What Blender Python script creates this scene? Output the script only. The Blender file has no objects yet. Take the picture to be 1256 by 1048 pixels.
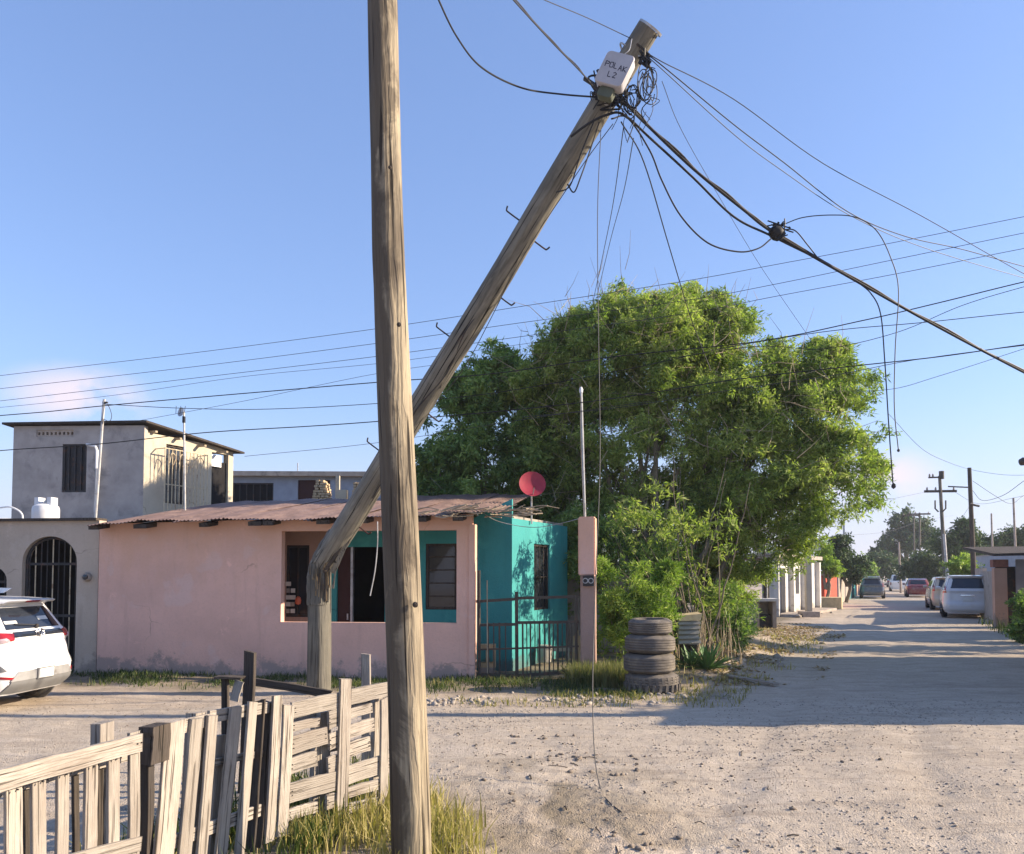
import bpy, bmesh, math, random
import numpy as np
from mathutils import Vector, Matrix
random.seed(7); np.random.seed(7)
R = math.radians
# ------------------------------------------------------------------ camera, sky, sun, exposure
F, CY, CX, PITCH, H = 986.0, 661.0, 628.0, R(2.5), 1.85
SUN_AZ, SUN_EL = R(89), R(23)
scene = bpy.context.scene
col = scene.collection
cd = bpy.data.cameras.new('camera'); cam = bpy.data.objects.new('camera', cd); col.objects.link(cam)
cam.location = (0, 0, H); cam.rotation_euler = (R(90) + PITCH, 0, 0)
cd.sensor_width = 36; cd.lens = 36 * F / 1256; cd.shift_y = (CY - 524) / 1256
cd.clip_start = 0.05; cd.clip_end = 9000
scene.camera = cam
scene.render.engine = 'CYCLES'
scene.view_settings.view_transform = 'Standard'; scene.view_settings.look = 'None'
scene.view_settings.exposure = 1.22; scene.view_settings.gamma = 1
scene.cycles.transparent_max_bounces = 12

world = bpy.data.worlds.new('World'); scene.world = world; world.use_nodes = True
wn, wl = world.node_tree.nodes, world.node_tree.links
bg = wn['Background']
sky = wn.new('ShaderNodeTexSky'); sky.sky_type = 'NISHITA'; sky.sun_disc = False
sky.sun_elevation = SUN_EL; sky.sun_rotation = SUN_AZ
sky.air_density = 1.25; sky.dust_density = 0.7; sky.ozone_density = 2.0; sky.altitude = 200
tc = wn.new('ShaderNodeTexCoord'); sep = wn.new('ShaderNodeSeparateXYZ')
wl.new(tc.outputs['Generated'], sep.inputs[0])
# low bank of thin pale clouds all round the horizon
mp = wn.new('ShaderNodeMapping'); mp.inputs['Scale'].default_value = (14.0, 14.0, 22.0); mp.inputs['Location'].default_value = (1.7, .3, .2)
ns = wn.new('ShaderNodeTexNoise'); ns.inputs['Scale'].default_value = 1.0; ns.inputs['Detail'].default_value = 6
ns.inputs['Roughness'].default_value = .5
wl.new(tc.outputs['Generated'], mp.inputs[0]); wl.new(mp.outputs[0], ns.inputs['Vector'])
cr = wn.new('ShaderNodeMapRange'); cr.inputs['From Min'].default_value = .40; cr.inputs['From Max'].default_value = .58
wl.new(ns.outputs['Fac'], cr.inputs['Value'])
el = None
for az_, zc in ((-28.5, .205), (24, .12), (95, .16), (150, .13), (215, .18), (280, .15)):      # loose puffs standing low round the horizon
    d0 = (math.sin(R(az_)), math.cos(R(az_)), zc - .01)
    a1 = wn.new('ShaderNodeVectorMath'); a1.operation = 'SUBTRACT'; wl.new(tc.outputs['Generated'], a1.inputs[0]); a1.inputs[1].default_value = tuple(Vector(d0).normalized())
    a2 = wn.new('ShaderNodeVectorMath'); a2.operation = 'MULTIPLY'; wl.new(a1.outputs[0], a2.inputs[0]); a2.inputs[1].default_value = (1, 1, 2.2)
    a3 = wn.new('ShaderNodeVectorMath'); a3.operation = 'LENGTH'; wl.new(a2.outputs[0], a3.inputs[0])
    a4 = wn.new('ShaderNodeMapRange'); a4.interpolation_type = 'SMOOTHSTEP'; wl.new(a3.outputs['Value'], a4.inputs[0])
    for i, v in enumerate((.095, .015, 0, 1)): a4.inputs[i + 1].default_value = v
    if el is None: el = a4
    else:
        m_ = wn.new('ShaderNodeMath'); m_.operation = 'MAXIMUM'; wl.new(el.outputs[0], m_.inputs[0]); wl.new(a4.outputs[0], m_.inputs[1]); el = m_
mu = wn.new('ShaderNodeMath'); mu.operation = 'MULTIPLY'; wl.new(cr.outputs[0], mu.inputs[0]); wl.new(el.outputs[0], mu.inputs[1])
mu2 = wn.new('ShaderNodeMath'); mu2.operation = 'MULTIPLY'; mu2.inputs[1].default_value = .85; wl.new(mu.outputs[0], mu2.inputs[0])
mx = wn.new('ShaderNodeMix'); mx.data_type = 'RGBA'
wl.new(mu2.outputs[0], mx.inputs['Factor'])
SKYTINT = wn.new('ShaderNodeMix'); SKYTINT.data_type = 'RGBA'; SKYTINT.blend_type = 'MULTIPLY'; SKYTINT.inputs['Factor'].default_value = 1
SKYTINT.inputs['B'].default_value = (.84, .98, 1.38, 1)
gam = wn.new('ShaderNodeGamma'); gam.inputs['Gamma'].default_value = .7
wl.new(sky.outputs[0], gam.inputs['Color']); wl.new(gam.outputs[0], SKYTINT.inputs['A'])
mx.inputs['B'].default_value = (3.9, 3.35, 3.7, 1)
hz = wn.new('ShaderNodeMapRange'); hz.interpolation_type = 'SMOOTHSTEP'
for i, v in enumerate((.22, -.02, 0, .65)): hz.inputs[i + 1].default_value = v
wl.new(sep.outputs['Z'], hz.inputs['Value'])
mh = wn.new('ShaderNodeMix'); mh.data_type = 'RGBA'; wl.new(hz.outputs[0], mh.inputs['Factor'])
wl.new(SKYTINT.outputs['Result'], mh.inputs['A']); mh.inputs['B'].default_value = (3.0, 2.95, 3.75, 1)
wl.new(mh.outputs['Result'], mx.inputs['A']); wl.new(mx.outputs['Result'], bg.inputs['Color']); bg.inputs['Strength'].default_value = 0.118

sd = bpy.data.lights.new('sun', 'SUN'); sun = bpy.data.objects.new('sun', sd); col.objects.link(sun)
sd.energy = 4.6; sd.angle = R(.5); sd.color = (1.0, .83, .62)
sdir = Vector((math.cos(SUN_EL) * math.sin(SUN_AZ), math.cos(SUN_EL) * math.cos(SUN_AZ), math.sin(SUN_EL)))
sun.rotation_euler = sdir.to_track_quat('Z', 'Y').to_euler(); sun.location = (30, 0, 20)

# ------------------------------------------------------------------ measuring helpers (photo measurements -> world)
cP, sP = math.cos(PITCH), math.sin(PITCH)
def ray(px, py):
    v = (CY - py) / F
    return Vector(((px - CX) / F, cP - v * sP, sP + v * cP))
def at(px, py, Y):
    r = ray(px, py); t = Y / r.y
    return Vector((r.x * t, Y, H + r.z * t))
def gnd(px, py, z=0.0):
    r = ray(px, py); t = (z - H) / r.z
    return Vector((r.x * t, r.y * t, z))
def onp(px, py, P0, u):
    r = ray(px, py); nx, ny = -u[1], u[0]
    t = (P0[0] * nx + P0[1] * ny) / (r.x * nx + r.y * ny)
    return Vector((r.x * t, r.y * t, H + r.z * t))
def azd(a): return Vector((math.sin(R(a)), math.cos(R(a)), 0))

# value noise
_T = np.random.rand(256, 256)
def vn(x, y):
    x = np.asarray(x, float); y = np.asarray(y, float)
    xi = np.floor(x).astype(int); yi = np.floor(y).astype(int); fx = x - xi; fy = y - yi
    fx = fx * fx * (3 - 2 * fx); fy = fy * fy * (3 - 2 * fy)
    g = lambda a, b: _T[a & 255, b & 255]
    return (g(xi, yi) * (1 - fx) + g(xi + 1, yi) * fx) * (1 - fy) + (g(xi, yi + 1) * (1 - fx) + g(xi + 1, yi + 1) * fx) * fy
def fbm(x, y, o=4):
    s = 0; a = .5
    for i in range(o):
        s = s + a * vn(x + 17.3 * i, y + 9.1 * i); x = x * 2.03; y = y * 2.03; a *= .5
    return s
RD = azd(24.4)                                   # direction of the street
def road_left(y): return 3.4 + (y - 12.5) * .453
def gh(x, y):
    x = np.asarray(x, float); y = np.asarray(y, float)
    fade = np.clip((60 - y) / 30, 0, 1) * np.clip((y - .5) / 1.5, 0, 1)
    h = (fbm(x * .45, y * .45, 3) - .44) * .07 + (fbm(x * 2.1 + 5, y * 2.1, 3) - .44) * .03
    rough = np.clip(1.2 - np.abs(x - .6 + (y - 6) * .2) / 1.6, 0, 1) * np.clip((8.6 - y) / 2, 0, 1)
    h = h + (fbm(x * 9, y * 9, 2) - .37) * (.020 + .022 * rough)
    h = h + np.abs(fbm(x * 19, y * 19, 2) - .37) * .05 * rough
    mound = np.exp(-((x - (3.4 + (y - 12.5) * .453) + 1.2) / .8) ** 2) * np.clip((y - 13.5) / 2, 0, 1) * np.clip((27 - y) / 4, 0, 1)
    h = h + mound * (.10 + .16 * fbm(x * 1.7, y * 1.7, 3))
    # wheel ruts running along the street and across the foreground
    s = x * RD.y - y * RD.x
    h = h - .020 * (np.exp(-((s + 1.2) / .22) ** 2) + np.exp(-((s - .4) / .22) ** 2))
    c = y - 8.3 - .05 * x
    h = h - .018 * (np.exp(-(c / .2) ** 2) + np.exp(-((c - 1.5) / .2) ** 2))
    return h * fade
def gz(x, y): return float(gh(x, y))

# ------------------------------------------------------------------ object helpers
def tag(o, label=None, cat=None, group=None, kind=None):
    if label: o['label'] = label
    if cat: o['category'] = cat
    if group: o['group'] = group
    if kind: o['kind'] = kind
    return o
def thing(name, label, cat, loc=(0, 0, 0), group=None, rz=0.0):
    o = bpy.data.objects.new(name, None); col.objects.link(o)
    o.location = loc; o.rotation_euler = (0, 0, rz); o.empty_display_size = .2
    return tag(o, label, cat, group)
def worldloc(p):
    v = Vector((0, 0, 0))
    while p is not None: v += p.location; p = p.parent
    return v
def linkmesh(name, me, mat, parent=None, loc=None):
    o = bpy.data.objects.new(name, me); col.objects.link(o)
    if mat and not me.materials: me.materials.append(mat)
    if parent is not None: o.parent = parent
    if loc is not None: o.location = loc
    return o
def copy_tree(o, parent=None, loc=None, label=None, rz=None):
    c = o.copy(); col.objects.link(c)
    c.parent = parent
    if loc is not None: c.location = loc
    if rz is not None: c.rotation_euler = (0, 0, rz)
    if label: c['label'] = label
    for ch in list(o.children): copy_tree(ch, c)
    return c
def catmull(pts, n=8):
    pts = [Vector(p) for p in pts]
    if len(pts) < 3: return pts
    out = []; P_ = [pts[0] * 2 - pts[1]] + pts + [pts[-1] * 2 - pts[-2]]
    for i in range(1, len(P_) - 2):
        a, b, c, d = P_[i - 1:i + 3]
        for k in range(n):
            t = k / n
            out.append(.5 * ((2 * b) + (c - a) * t + (2 * a - 5 * b + 4 * c - d) * t * t + (3 * b - a - 3 * c + d) * t ** 3))
    out.append(pts[-1]); return out
class MB:
    def __init__(s, smooth=False): s.v = []; s.f = []; s.smooth = smooth
    def add(s, vs, fs):
        k = len(s.v); s.v += [tuple(v) for v in vs]; s.f += [tuple(i + k for i in f) for f in fs]; return s
    def hexa(s, p): return s.add(p, [(3, 2, 1, 0), (4, 5, 6, 7), (0, 1, 5, 4), (1, 2, 6, 5), (2, 3, 7, 6), (3, 0, 4, 7)])
    def box(s, c, size, u=(1, 0, 0), v=None, w=(0, 0, 1)):
        u = Vector(u).normalized(); w = Vector(w).normalized()
        v = Vector(v).normalized() if v is not None else w.cross(u).normalized()
        c = Vector(c); a, b, d = size[0] / 2, size[1] / 2, size[2] / 2
        return s.hexa([c + u * x * a + v * y * b + w * z * d for z in (-1, 1) for x, y in ((-1, -1), (1, -1), (1, 1), (-1, 1))])
    def bar(s, a, b, w, d, side=None):
        a = Vector(a); b = Vector(b); t = (b - a); L = t.length; t.normalize()
        side = Vector(side) if side is not None else (t.cross(Vector((0, 0, 1))) if abs(t.z) < .9 else Vector((1, 0, 0)))
        side = (side - t * side.dot(t)).normalized()
        return s.box((a + b) / 2, (w, d, L), side, t.cross(side), t)
    def tube(s, pts, r, n=8, cap=True, ecc=None):
        pts = [Vector(p) for p in pts]; m = len(pts)
        rr = r if isinstance(r, (list, tuple)) else [r] * m
        T = [(pts[min(i + 1, m - 1)] - pts[max(i - 1, 0)]).normalized() for i in range(m)]
        ref = Vector((0, 0, 1)) if abs(T[0].z) < .9 else Vector((1, 0, 0))
        nrm = T[0].cross(ref).normalized(); vs = []; fs = []
        for i in range(m):
            nrm = (nrm - T[i] * nrm.dot(T[i])).normalized(); b = T[i].cross(nrm)
            for k in range(n):
                a = 2 * math.pi * k / n
                vs.append(pts[i] + (nrm * math.cos(a) + b * math.sin(a)) * rr[i])
        for i in range(m - 1):
            for k in range(n):
                fs.append((i * n + k, i * n + (k + 1) % n, (i + 1) * n + (k + 1) % n, (i + 1) * n + k))
        if cap: fs += [tuple(range(n))[::-1], tuple((m - 1) * n + k for k in range(n))]
        return s.add(vs, fs)
    def lathe(s, prof, c=(0, 0, 0), n=24, axis=(0, 0, 1), cap=False):
        ax = Vector(axis).normalized(); u = ax.orthogonal().normalized(); v = ax.cross(u); c = Vector(c); vs = []; fs = []
        for r, z in prof:
            for k in range(n):
                a = 2 * math.pi * k / n; vs.append(c + ax * z + (u * math.cos(a) + v * math.sin(a)) * r)
        for i in range(len(prof) - 1):
            for k in range(n): fs.append((i * n + k, i * n + (k + 1) % n, (i + 1) * n + (k + 1) % n, (i + 1) * n + k))
        if cap: fs += [tuple(range(n))[::-1], tuple((len(prof) - 1) * n + k for k in range(n))]
        return s.add(vs, fs)
    def prism(s, base, d):
        n = len(base); d = Vector(d); base = [Vector(b) for b in base]
        return s.add(base + [b + d for b in base], [tuple(range(n))[::-1], tuple(range(n, 2 * n))] + [(i, (i + 1) % n, n + (i + 1) % n, n + i) for i in range(n)])
    def build(s, name, mat, parent=None, local=False, loc=None, bevel=0, recenter=False):
        off = Vector((0, 0, 0)) if (local or parent is None) else worldloc(parent)
        if recenter:
            a = np.array(s.v); c = Vector(((a[:, 0].min() + a[:, 0].max()) / 2, (a[:, 1].min() + a[:, 1].max()) / 2, a[:, 2].min()))
            loc = c - off; off = c
        me = bpy.data.meshes.new(name)
        me.from_pydata([(v[0] - off.x, v[1] - off.y, v[2] - off.z) for v in s.v], [], s.f)
        bm = bmesh.new(); bm.from_mesh(me)
        if bevel:
            bmesh.ops.bevel(bm, geom=list(bm.edges), offset=bevel, segments=2, affect='EDGES', clamp_overlap=True)
        bmesh.ops.recalc_face_normals(bm, faces=bm.faces)
        bm.to_mesh(me); bm.free()
        if s.smooth:
            me.polygons.foreach_set('use_smooth', [True] * len(me.polygons))
            try: me.set_sharp_from_angle(angle=R(40))
            except Exception: pass
        me.update()
        return linkmesh(name, me, mat, parent, loc)
def npmesh(name, V, Q, attr=None, smooth=False):
    me = bpy.data.meshes.new(name); V = np.asarray(V, np.float32); Q = np.asarray(Q, np.int32)
    k = Q.shape[1]
    me.vertices.add(len(V)); me.vertices.foreach_set('co', V.ravel())
    me.loops.add(Q.size); me.loops.foreach_set('vertex_index', Q.ravel())
    me.polygons.add(len(Q)); me.polygons.foreach_set('loop_start', np.arange(0, Q.size, k, dtype=np.int32))
    if smooth: me.polygons.foreach_set('use_smooth', np.ones(len(Q), bool))
    me.update(calc_edges=True)
    if attr is not None:
        a = me.attributes.new('tint', 'FLOAT', 'POINT'); a.data.foreach_set('value', np.asarray(attr, np.float32))
    return me

# ------------------------------------------------------------------ materials
class NT:
    def __init__(s, name):
        s.m = bpy.data.materials.new(name); s.m.use_nodes = True; s.t = s.m.node_tree
        s.b = s.t.nodes['Principled BSDF']; s.o = s.t.nodes['Material Output']
        s.tc = s.n('ShaderNodeTexCoord')
    def n(s, k, **kw):
        nd = s.t.nodes.new(k)
        for a, b in kw.items(): setattr(nd, a, b)
        return nd
    def l(s, a, b): s.t.links.new(a, b)
    rnd = False
    def map(s, scale, coord='Object', rot=(0, 0, 0)):
        m = s.n('ShaderNodeMapping'); m.inputs['Scale'].default_value = scale; m.inputs['Rotation'].default_value = rot
        if s.rnd:
            oi = s.n('ShaderNodeObjectInfo'); cb = s.n('ShaderNodeCombineXYZ')
            for i, k in enumerate((37.0, 23.0, 11.0)): s.l(s.math('MULTIPLY', oi.outputs['Random'], k), cb.inputs[i])
            s.l(cb.outputs[0], m.inputs['Location'])
        s.l(s.tc.outputs[coord], m.inputs[0]); return m.outputs[0]
    def noise(s, vec, scale=5, detail=5, rough=.55, dist=0):
        n = s.n('ShaderNodeTexNoise'); s.l(vec, n.inputs['Vector'])
        n.inputs['Scale'].default_value = scale; n.inputs['Detail'].default_value = detail
        n.inputs['Roughness'].default_value = rough; n.inputs['Distortion'].default_value = dist
        return n.outputs['Fac']
    def ramp(s, fac, stops):
        r = s.n('ShaderNodeValToRGB'); e = r.color_ramp.elements
        while len(e) < len(stops): e.new(.5)
        for el_, (p, c) in zip(e, stops): el_.position = p; el_.color = (*c, 1) if len(c) == 3 else c
        s.l(fac, r.inputs[0]); return r.outputs[0]
    def mix(s, a, b, fac, mode='MIX'):
        m = s.n('ShaderNodeMix', data_type='RGBA', blend_type=mode)
        for k, v in (('A', a), ('B', b), ('Factor', fac)):
            if isinstance(v, (tuple, list)): m.inputs[k].default_value = (*v, 1) if len(v) == 3 else v
            elif isinstance(v, (int, float)): m.inputs[k].default_value = v
            else: s.l(v, m.inputs[k])
        return m.outputs['Result']
    def mr(s, v, a, b, c=0, d=1):
        m = s.n('ShaderNodeMapRange'); s.l(v, m.inputs[0])
        for i, x in enumerate((a, b, c, d)): m.inputs[i + 1].default_value = x
        return m.outputs[0]
    def math(s, op, a, b):
        m = s.n('ShaderNodeMath', operation=op)
        for i, v in enumerate((a, b)):
            if isinstance(v, (int, float)): m.inputs[i].default_value = v
            else: s.l(v, m.inputs[i])
        return m.outputs[0]
    def bump(s, h, strength=.3, dist=.02):
        b = s.n('ShaderNodeBump'); b.inputs['Strength'].default_value = strength; b.inputs['Distance'].default_value = dist
        s.l(h, b.inputs['Height']); s.l(b.outputs[0], s.b.inputs['Normal'])
    def col(s, c):
        if isinstance(c, (tuple, list)): s.b.inputs['Base Color'].default_value = (*c, 1)
        else: s.l(c, s.b.inputs['Base Color'])
        return s
    def set(s, rough=None, metal=None, spec=None, **kw):
        if rough is not None: s.b.inputs['Roughness'].default_value = rough
        if metal is not None: s.b.inputs['Metallic'].default_value = metal
        if spec is not None: s.b.inputs['Specular IOR Level'].default_value = spec
        return s
def mul(c, k): return tuple(min(1, x * k) for x in c)
def basic(name, c, rough=.8, var=.18, scale=4, bump=.15, bscale=40, metal=0, spec=.3, dirt=None, stretch=(1, 1, 1), bd=.01):
    m = NT(name); v = m.map(stretch)
    f = m.noise(v, scale, 5, .6)
    cc = m.ramp(f, [(.25, mul(c, 1 - var)), (.5, c), (.75, mul(c, 1 + var))])
    if dirt is not None:
        g = m.mr(m.noise(v, scale * .6 + 1, 7, .65, .4), .52, .68)
        cc = m.mix(cc, dirt, g)
    m.col(cc).set(rough, metal, spec)
    if bump: m.bump(m.noise(v, bscale, 4, .6), bump, bd)
    return m.m
def plaster(name, c, low, patch=None, lowz=.34, top=None, topz=2.0):
    """painted render: blotches, rain streaks, flaked damp band near the ground"""
    m = NT(name); v = m.map((1, 1, 1)); vs = m.map((3, 3, .35))
    cc = m.ramp(m.noise(v, 1.1, 5, .6), [(.2, mul(c, .84)), (.5, c), (.8, mul(c, 1.12))])
    cc = m.mix(cc, mul(c, .62), m.mr(m.noise(vs, 1.6, 5, .6), .55, .85, 0, .55))
    if patch: cc = m.mix(cc, patch, m.mr(m.noise(v, 1.9, 3, .5, .3), .60, .66, 0, .7))
    cc = m.mix(cc, mul(c, .72), m.mr(m.noise(v, 22, 4, .7), .5, .8, 0, .4))
    cc = m.mix(cc, mul(c, 1.28), m.mr(m.noise(v, 3.3, 6, .75, .5), .62, .70, 0, .55))
    cc = m.mix(cc, mul(c, .6), m.mr(m.noise(m.map((1, 1, .5)), 6.5, 8, .8, 1.5), .66, .70, 0, .5))
    sp = m.n('ShaderNodeSeparateXYZ'); m.l(m.tc.outputs['Object'], sp.inputs[0])
    vc = m.n('ShaderNodeTexVoronoi', feature='DISTANCE_TO_EDGE'); vc.inputs['Scale'].default_value = .75; vc.inputs['Randomness'].default_value = 1
    wp = m.n('ShaderNodeVectorMath', operation='ADD'); nz = m.n('ShaderNodeTexNoise'); nz.inputs['Scale'].default_value = 5; nz.inputs['Detail'].default_value = 5; m.l(v, nz.inputs['Vector'])
    sc_ = m.n('ShaderNodeVectorMath', operation='SCALE'); sc_.inputs['Scale'].default_value = .22; m.l(nz.outputs['Color'], sc_.inputs[0]); m.l(v, wp.inputs[0]); m.l(sc_.outputs[0], wp.inputs[1]); m.l(wp.outputs[0], vc.inputs['Vector'])
    cc = m.mix(cc, mul(c, .35), m.math('MULTIPLY', m.mr(vc.outputs['Distance'], .009, .003), m.mr(m.noise(v, 1.0, 2, .5), .56, .64, 0, .45)))
    if top:
        tz = m.math('ADD', sp.outputs['Z'], m.mr(m.noise(m.map((2, 2, .5)), 1.5, 5, .6), .3, .7, -.4, .4))
        cc = m.mix(cc, top, m.mr(tz, topz - .5, topz + .6, 0, .5))
    zz = m.math('ADD', sp.outputs['Z'], m.mr(m.noise(v, 2.6, 6, .7), .3, .7, -.30, .30))
    cc = m.mix(cc, low, m.mr(zz, lowz, lowz - .16))
    m.col(cc).set(.9, 0, .2)
    m.bump(m.math('ADD', m.noise(v, 30, 5, .7), m.math('MULTIPLY', m.mr(zz, lowz, lowz - .1), -.7)), .35, .02)
    return m.m
def wood(name, c1, c2, dark, axis='Z', scale=1.0, knots=True, rough=.85, bd=.012, streak=.5, shade_stain=0, shade_stain_s=1):
    m = NT(name); m.rnd = True
    st = {'Z': (1, 1, .06), 'X': (.06, 1, 1), 'Y': (1, .06, 1)}[axis]
    v = m.map(st); v2 = m.map((1, 1, 1))
    g = m.noise(v, 26 * scale, 8, .65, .6)
    b_ = m.noise(v2, 1.3 * scale, 5, .6, .3)
    cc = m.mix(c1, c2, m.mr(b_, .40, .60)); cc = m.mix(cc, mul(dark, 1.6), m.mr(m.noise(m.map(tuple((x if x == 1 else .22) for x in st)), 3.1 * scale, 5, .65, .5), .52, .66, 0, .75))
    cc = m.mix(cc, dark, m.mr(g, .5, .78, 0, streak + .35))
    if shade_stain:  # one dark side: weathering plus the unlit side's shade, both in the colour
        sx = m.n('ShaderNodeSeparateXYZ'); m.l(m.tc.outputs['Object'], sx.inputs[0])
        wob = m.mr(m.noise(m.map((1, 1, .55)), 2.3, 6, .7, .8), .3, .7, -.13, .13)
        cc = m.mix(cc, mul(dark, 1.25), m.mr(m.math('ADD', sx.outputs['Y' if shade_stain == 2 else 'X'], wob), .045 * shade_stain_s, -.0 * shade_stain_s - .02, 0, .8))
    cr_ = m.noise(m.map(tuple((x if x == 1 else x * .35) for x in st)), 34 * scale, 3, .5)
    crk = m.mr(cr_, .60, .635)
    cc = m.mix(cc, mul(dark, .45), crk)
    w = m.n('ShaderNodeTexWave', wave_type='BANDS', bands_direction='X'); w.inputs['Scale'].default_value = 9 * scale; w.inputs['Distortion'].default_value = 9; w.inputs['Detail'].default_value = 3; w.inputs['Detail Scale'].default_value = 1.4
    m.l(m.map(tuple((x if x == 1 else .16) for x in st)), w.inputs['Vector'])
    wv = m.mr(w.outputs['Fac'], .35, .75)
    cc = m.mix(cc, mul(dark, 1.5), m.math('MULTIPLY', wv, .26 if shade_stain else .16))
    g = m.math('SUBTRACT', g, m.math('MULTIPLY', wv, .25))
    h = m.math('SUBTRACT', g, m.math('MULTIPLY', crk, .9))
    if knots:
        vo = m.n('ShaderNodeTexVoronoi'); vo.inputs['Scale'].default_value = 2.3 * scale; m.l(m.map(tuple((x if x == 1 else .45) for x in st)), vo.inputs['Vector'])
        kn = m.mr(vo.outputs['Distance'], .14, .05)
        cc = m.mix(cc, mul(dark, .6), m.math('MULTIPLY', kn, .85))
    oi = m.n('ShaderNodeObjectInfo'); cc = m.mix(cc, mul(c1, .45), m.math('MULTIPLY', oi.outputs['Random'], .0 if shade_stain else .45))
    m.col(cc).set(rough, 0, .25); m.bump(h, .6, bd)
    return m.m
def leafmat(name, stops, trans=.35):
    m = NT(name); a = m.n('ShaderNodeAttribute', attribute_name='tint')
    cc = m.ramp(a.outputs['Fac'], stops)
    m.col(cc).set(.55, 0, .25)
    tr = m.n('ShaderNodeBsdfTranslucent'); m.l(m.mix(cc, (1.0, 1.25, .5), 1, 'MULTIPLY'), tr.inputs[0])
    ms = m.n('ShaderNodeMixShader'); ms.inputs[0].default_value = trans
    m.l(m.b.outputs[0], ms.inputs[1]); m.l(tr.outputs[0], ms.inputs[2]); m.l(ms.outputs[0], m.o.inputs['Surface'])
    return m.m
def glass(name, c=(.015, .018, .022), rough=.06):
    m = NT(name); v = m.map((1, 1, 1))
    m.col(m.mix(c, mul(c, 2.5), m.noise(v, 3, 4))).set(rough, 0, .6)
    return m.m
def paint(name, c, rough=.25, coat=.6, dust=(.35, .3, .25), amt=.35):
    m = NT(name); v = m.map((1, 1, 1))
    f = m.mr(m.noise(v, 5, 6, .6), .45, .8, 0, amt)
    m.col(m.mix(c, dust, f)).set(rough, 0, .5); m.b.inputs['Coat Weight'].default_value = coat
    return m.m

M = {}
M['pole'] = wood('weathered_pole_wood', (.37, .31, .215), (.265, .22, .155), (.06, .048, .036), 'Z', 1.0, streak=.5, shade_stain=1, bd=.025)
M['pole2'] = wood('treated_pole_wood', (.245, .225, .18), (.155, .145, .12), (.04, .037, .032), 'Z', 1.0, knots=False)
M['fresh'] = wood('split_fresh_wood', (.34, .25, .14), (.26, .185, .10), (.10, .06, .03), 'Z', 2.0, knots=False)
M['pallet'] = wood('weathered_pallet_wood', (.44, .395, .34), (.34, .30, .26), (.17, .14, .115), 'Z', 2.2, streak=.25)
M['palletx'] = wood('weathered_pallet_wood_lengthwise', (.36, .31, .25), (.25, .215, .175), (.10, .08, .062), 'X', 2.2)
M['darkwood'] = wood('dark_old_or_shaded_wood', (.10, .08, .065), (.07, .06, .055), (.03, .025, .02), 'Z', 2, knots=False)  # also serves as painted shade in fence gaps and the pole crack
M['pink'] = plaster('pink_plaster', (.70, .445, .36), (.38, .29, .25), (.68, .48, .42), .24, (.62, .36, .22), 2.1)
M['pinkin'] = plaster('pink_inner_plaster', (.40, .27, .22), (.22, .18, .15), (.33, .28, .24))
M['teal'] = plaster('teal_plaster', (.055, .29, .29), (.08, .16, .16), (.07, .34, .33), .25)
M['grey'] = plaster('grey_render', (.46, .385, .31), (.30, .255, .215), (.48, .41, .34), .3)
M['block'] = basic('grey_block_wall', (.37, .34, .315), .95, .22, 2, .5, 20, dirt=(.24, .225, .215))
M['cream'] = plaster('cream_render', (.50, .44, .34), (.3, .27, .22), (.42, .37, .3), .2)
M['white'] = plaster('white_wall_paint', (.62, .60, .56), (.35, .32, .28), (.5, .48, .44), .35)
M['concrete'] = basic('concrete', (.36, .31, .265), .95, .2, 3, .4, 25, dirt=(.2, .18, .16))
M['redwall'] = plaster('red_wall_paint', (.50, .09, .06), (.25, .10, .08), None, .2)
M['brickred'] = basic('dull_brick_red', (.24, .10, .075), .9, .25, 6, .3, 30)
M['peach'] = plaster('peach_plaster', (.48, .30, .22), (.25, .2, .17), None, .4)
M['rust'] = basic('rusty_corrugated_metal', (.20, .135, .115), .62, .35, 5, .2, 30, metal=.35, dirt=(.30, .21, .17), stretch=(1, .35, 1))
M['sheet'] = basic('dull_sheet_metal', (.27, .30, .36), .6, .15, 3, .1, 30, metal=.2)
M['iron'] = basic('dark_iron', (.035, .034, .035), .6, .3, 8, .2, 50, dirt=(.09, .05, .035))
M['bars'] = basic('dark_gate_paint', (.075, .062, .05), .7, .3, 8, .2, 50, dirt=(.13, .075, .05))
M['creamiron'] = basic('cream_iron_bars', (.55, .46, .31), .6, .2, 8, .1, 50, dirt=(.25, .15, .09))
M['galv'] = basic('galvanised_pipe', (.42, .42, .42), .45, .2, 6, .1, 40, metal=.5, dirt=(.2, .17, .15))
M['black'] = basic('black_cable', (.018, .018, .02), .6, .1, 6, 0)
M['thin'] = basic('thin_grey_wire', (.05, .05, .055), .55, .1, 6, 0)
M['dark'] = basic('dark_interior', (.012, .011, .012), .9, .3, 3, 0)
M['maroon'] = basic('maroon_paint', (.05, .018, .016), .7, .2, 3, .1, 20)
M['glass'] = glass('dark_window_glass')
M['carglass'] = glass('tinted_car_glass', (.012, .015, .022), .04)
M['carwhite'] = paint('white_car_paint', (.78, .78, .77), dust=(.6, .55, .48), amt=.2)
M['carsilver'] = paint('silver_car_paint', (.60, .60, .62), dust=(.45, .4, .36))
M['cargrey'] = paint('dark_grey_car_paint', (.10, .10, .11))
M['carred'] = paint('red_car_paint', (.20, .035, .035))
M['carbeige'] = paint('beige_car_paint', (.42, .37, .30))
M['tyre'] = basic('tyre_rubber', (.03, .03, .03), .85, .2, 8, .3, 60, dirt=(.10, .09, .075))
M['oldtyre'] = basic('dusty_old_tyre', (.13, .115, .10), .9, .3, 6, .3, 60, dirt=(.22, .19, .15))
M['plastic'] = basic('grey_bumper_plastic', (.16, .16, .16), .6, .15, 6, .1, 60)
M['chrome'] = basic('chrome', (.6, .6, .62), .15, .05, 6, 0, metal=1)
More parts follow.
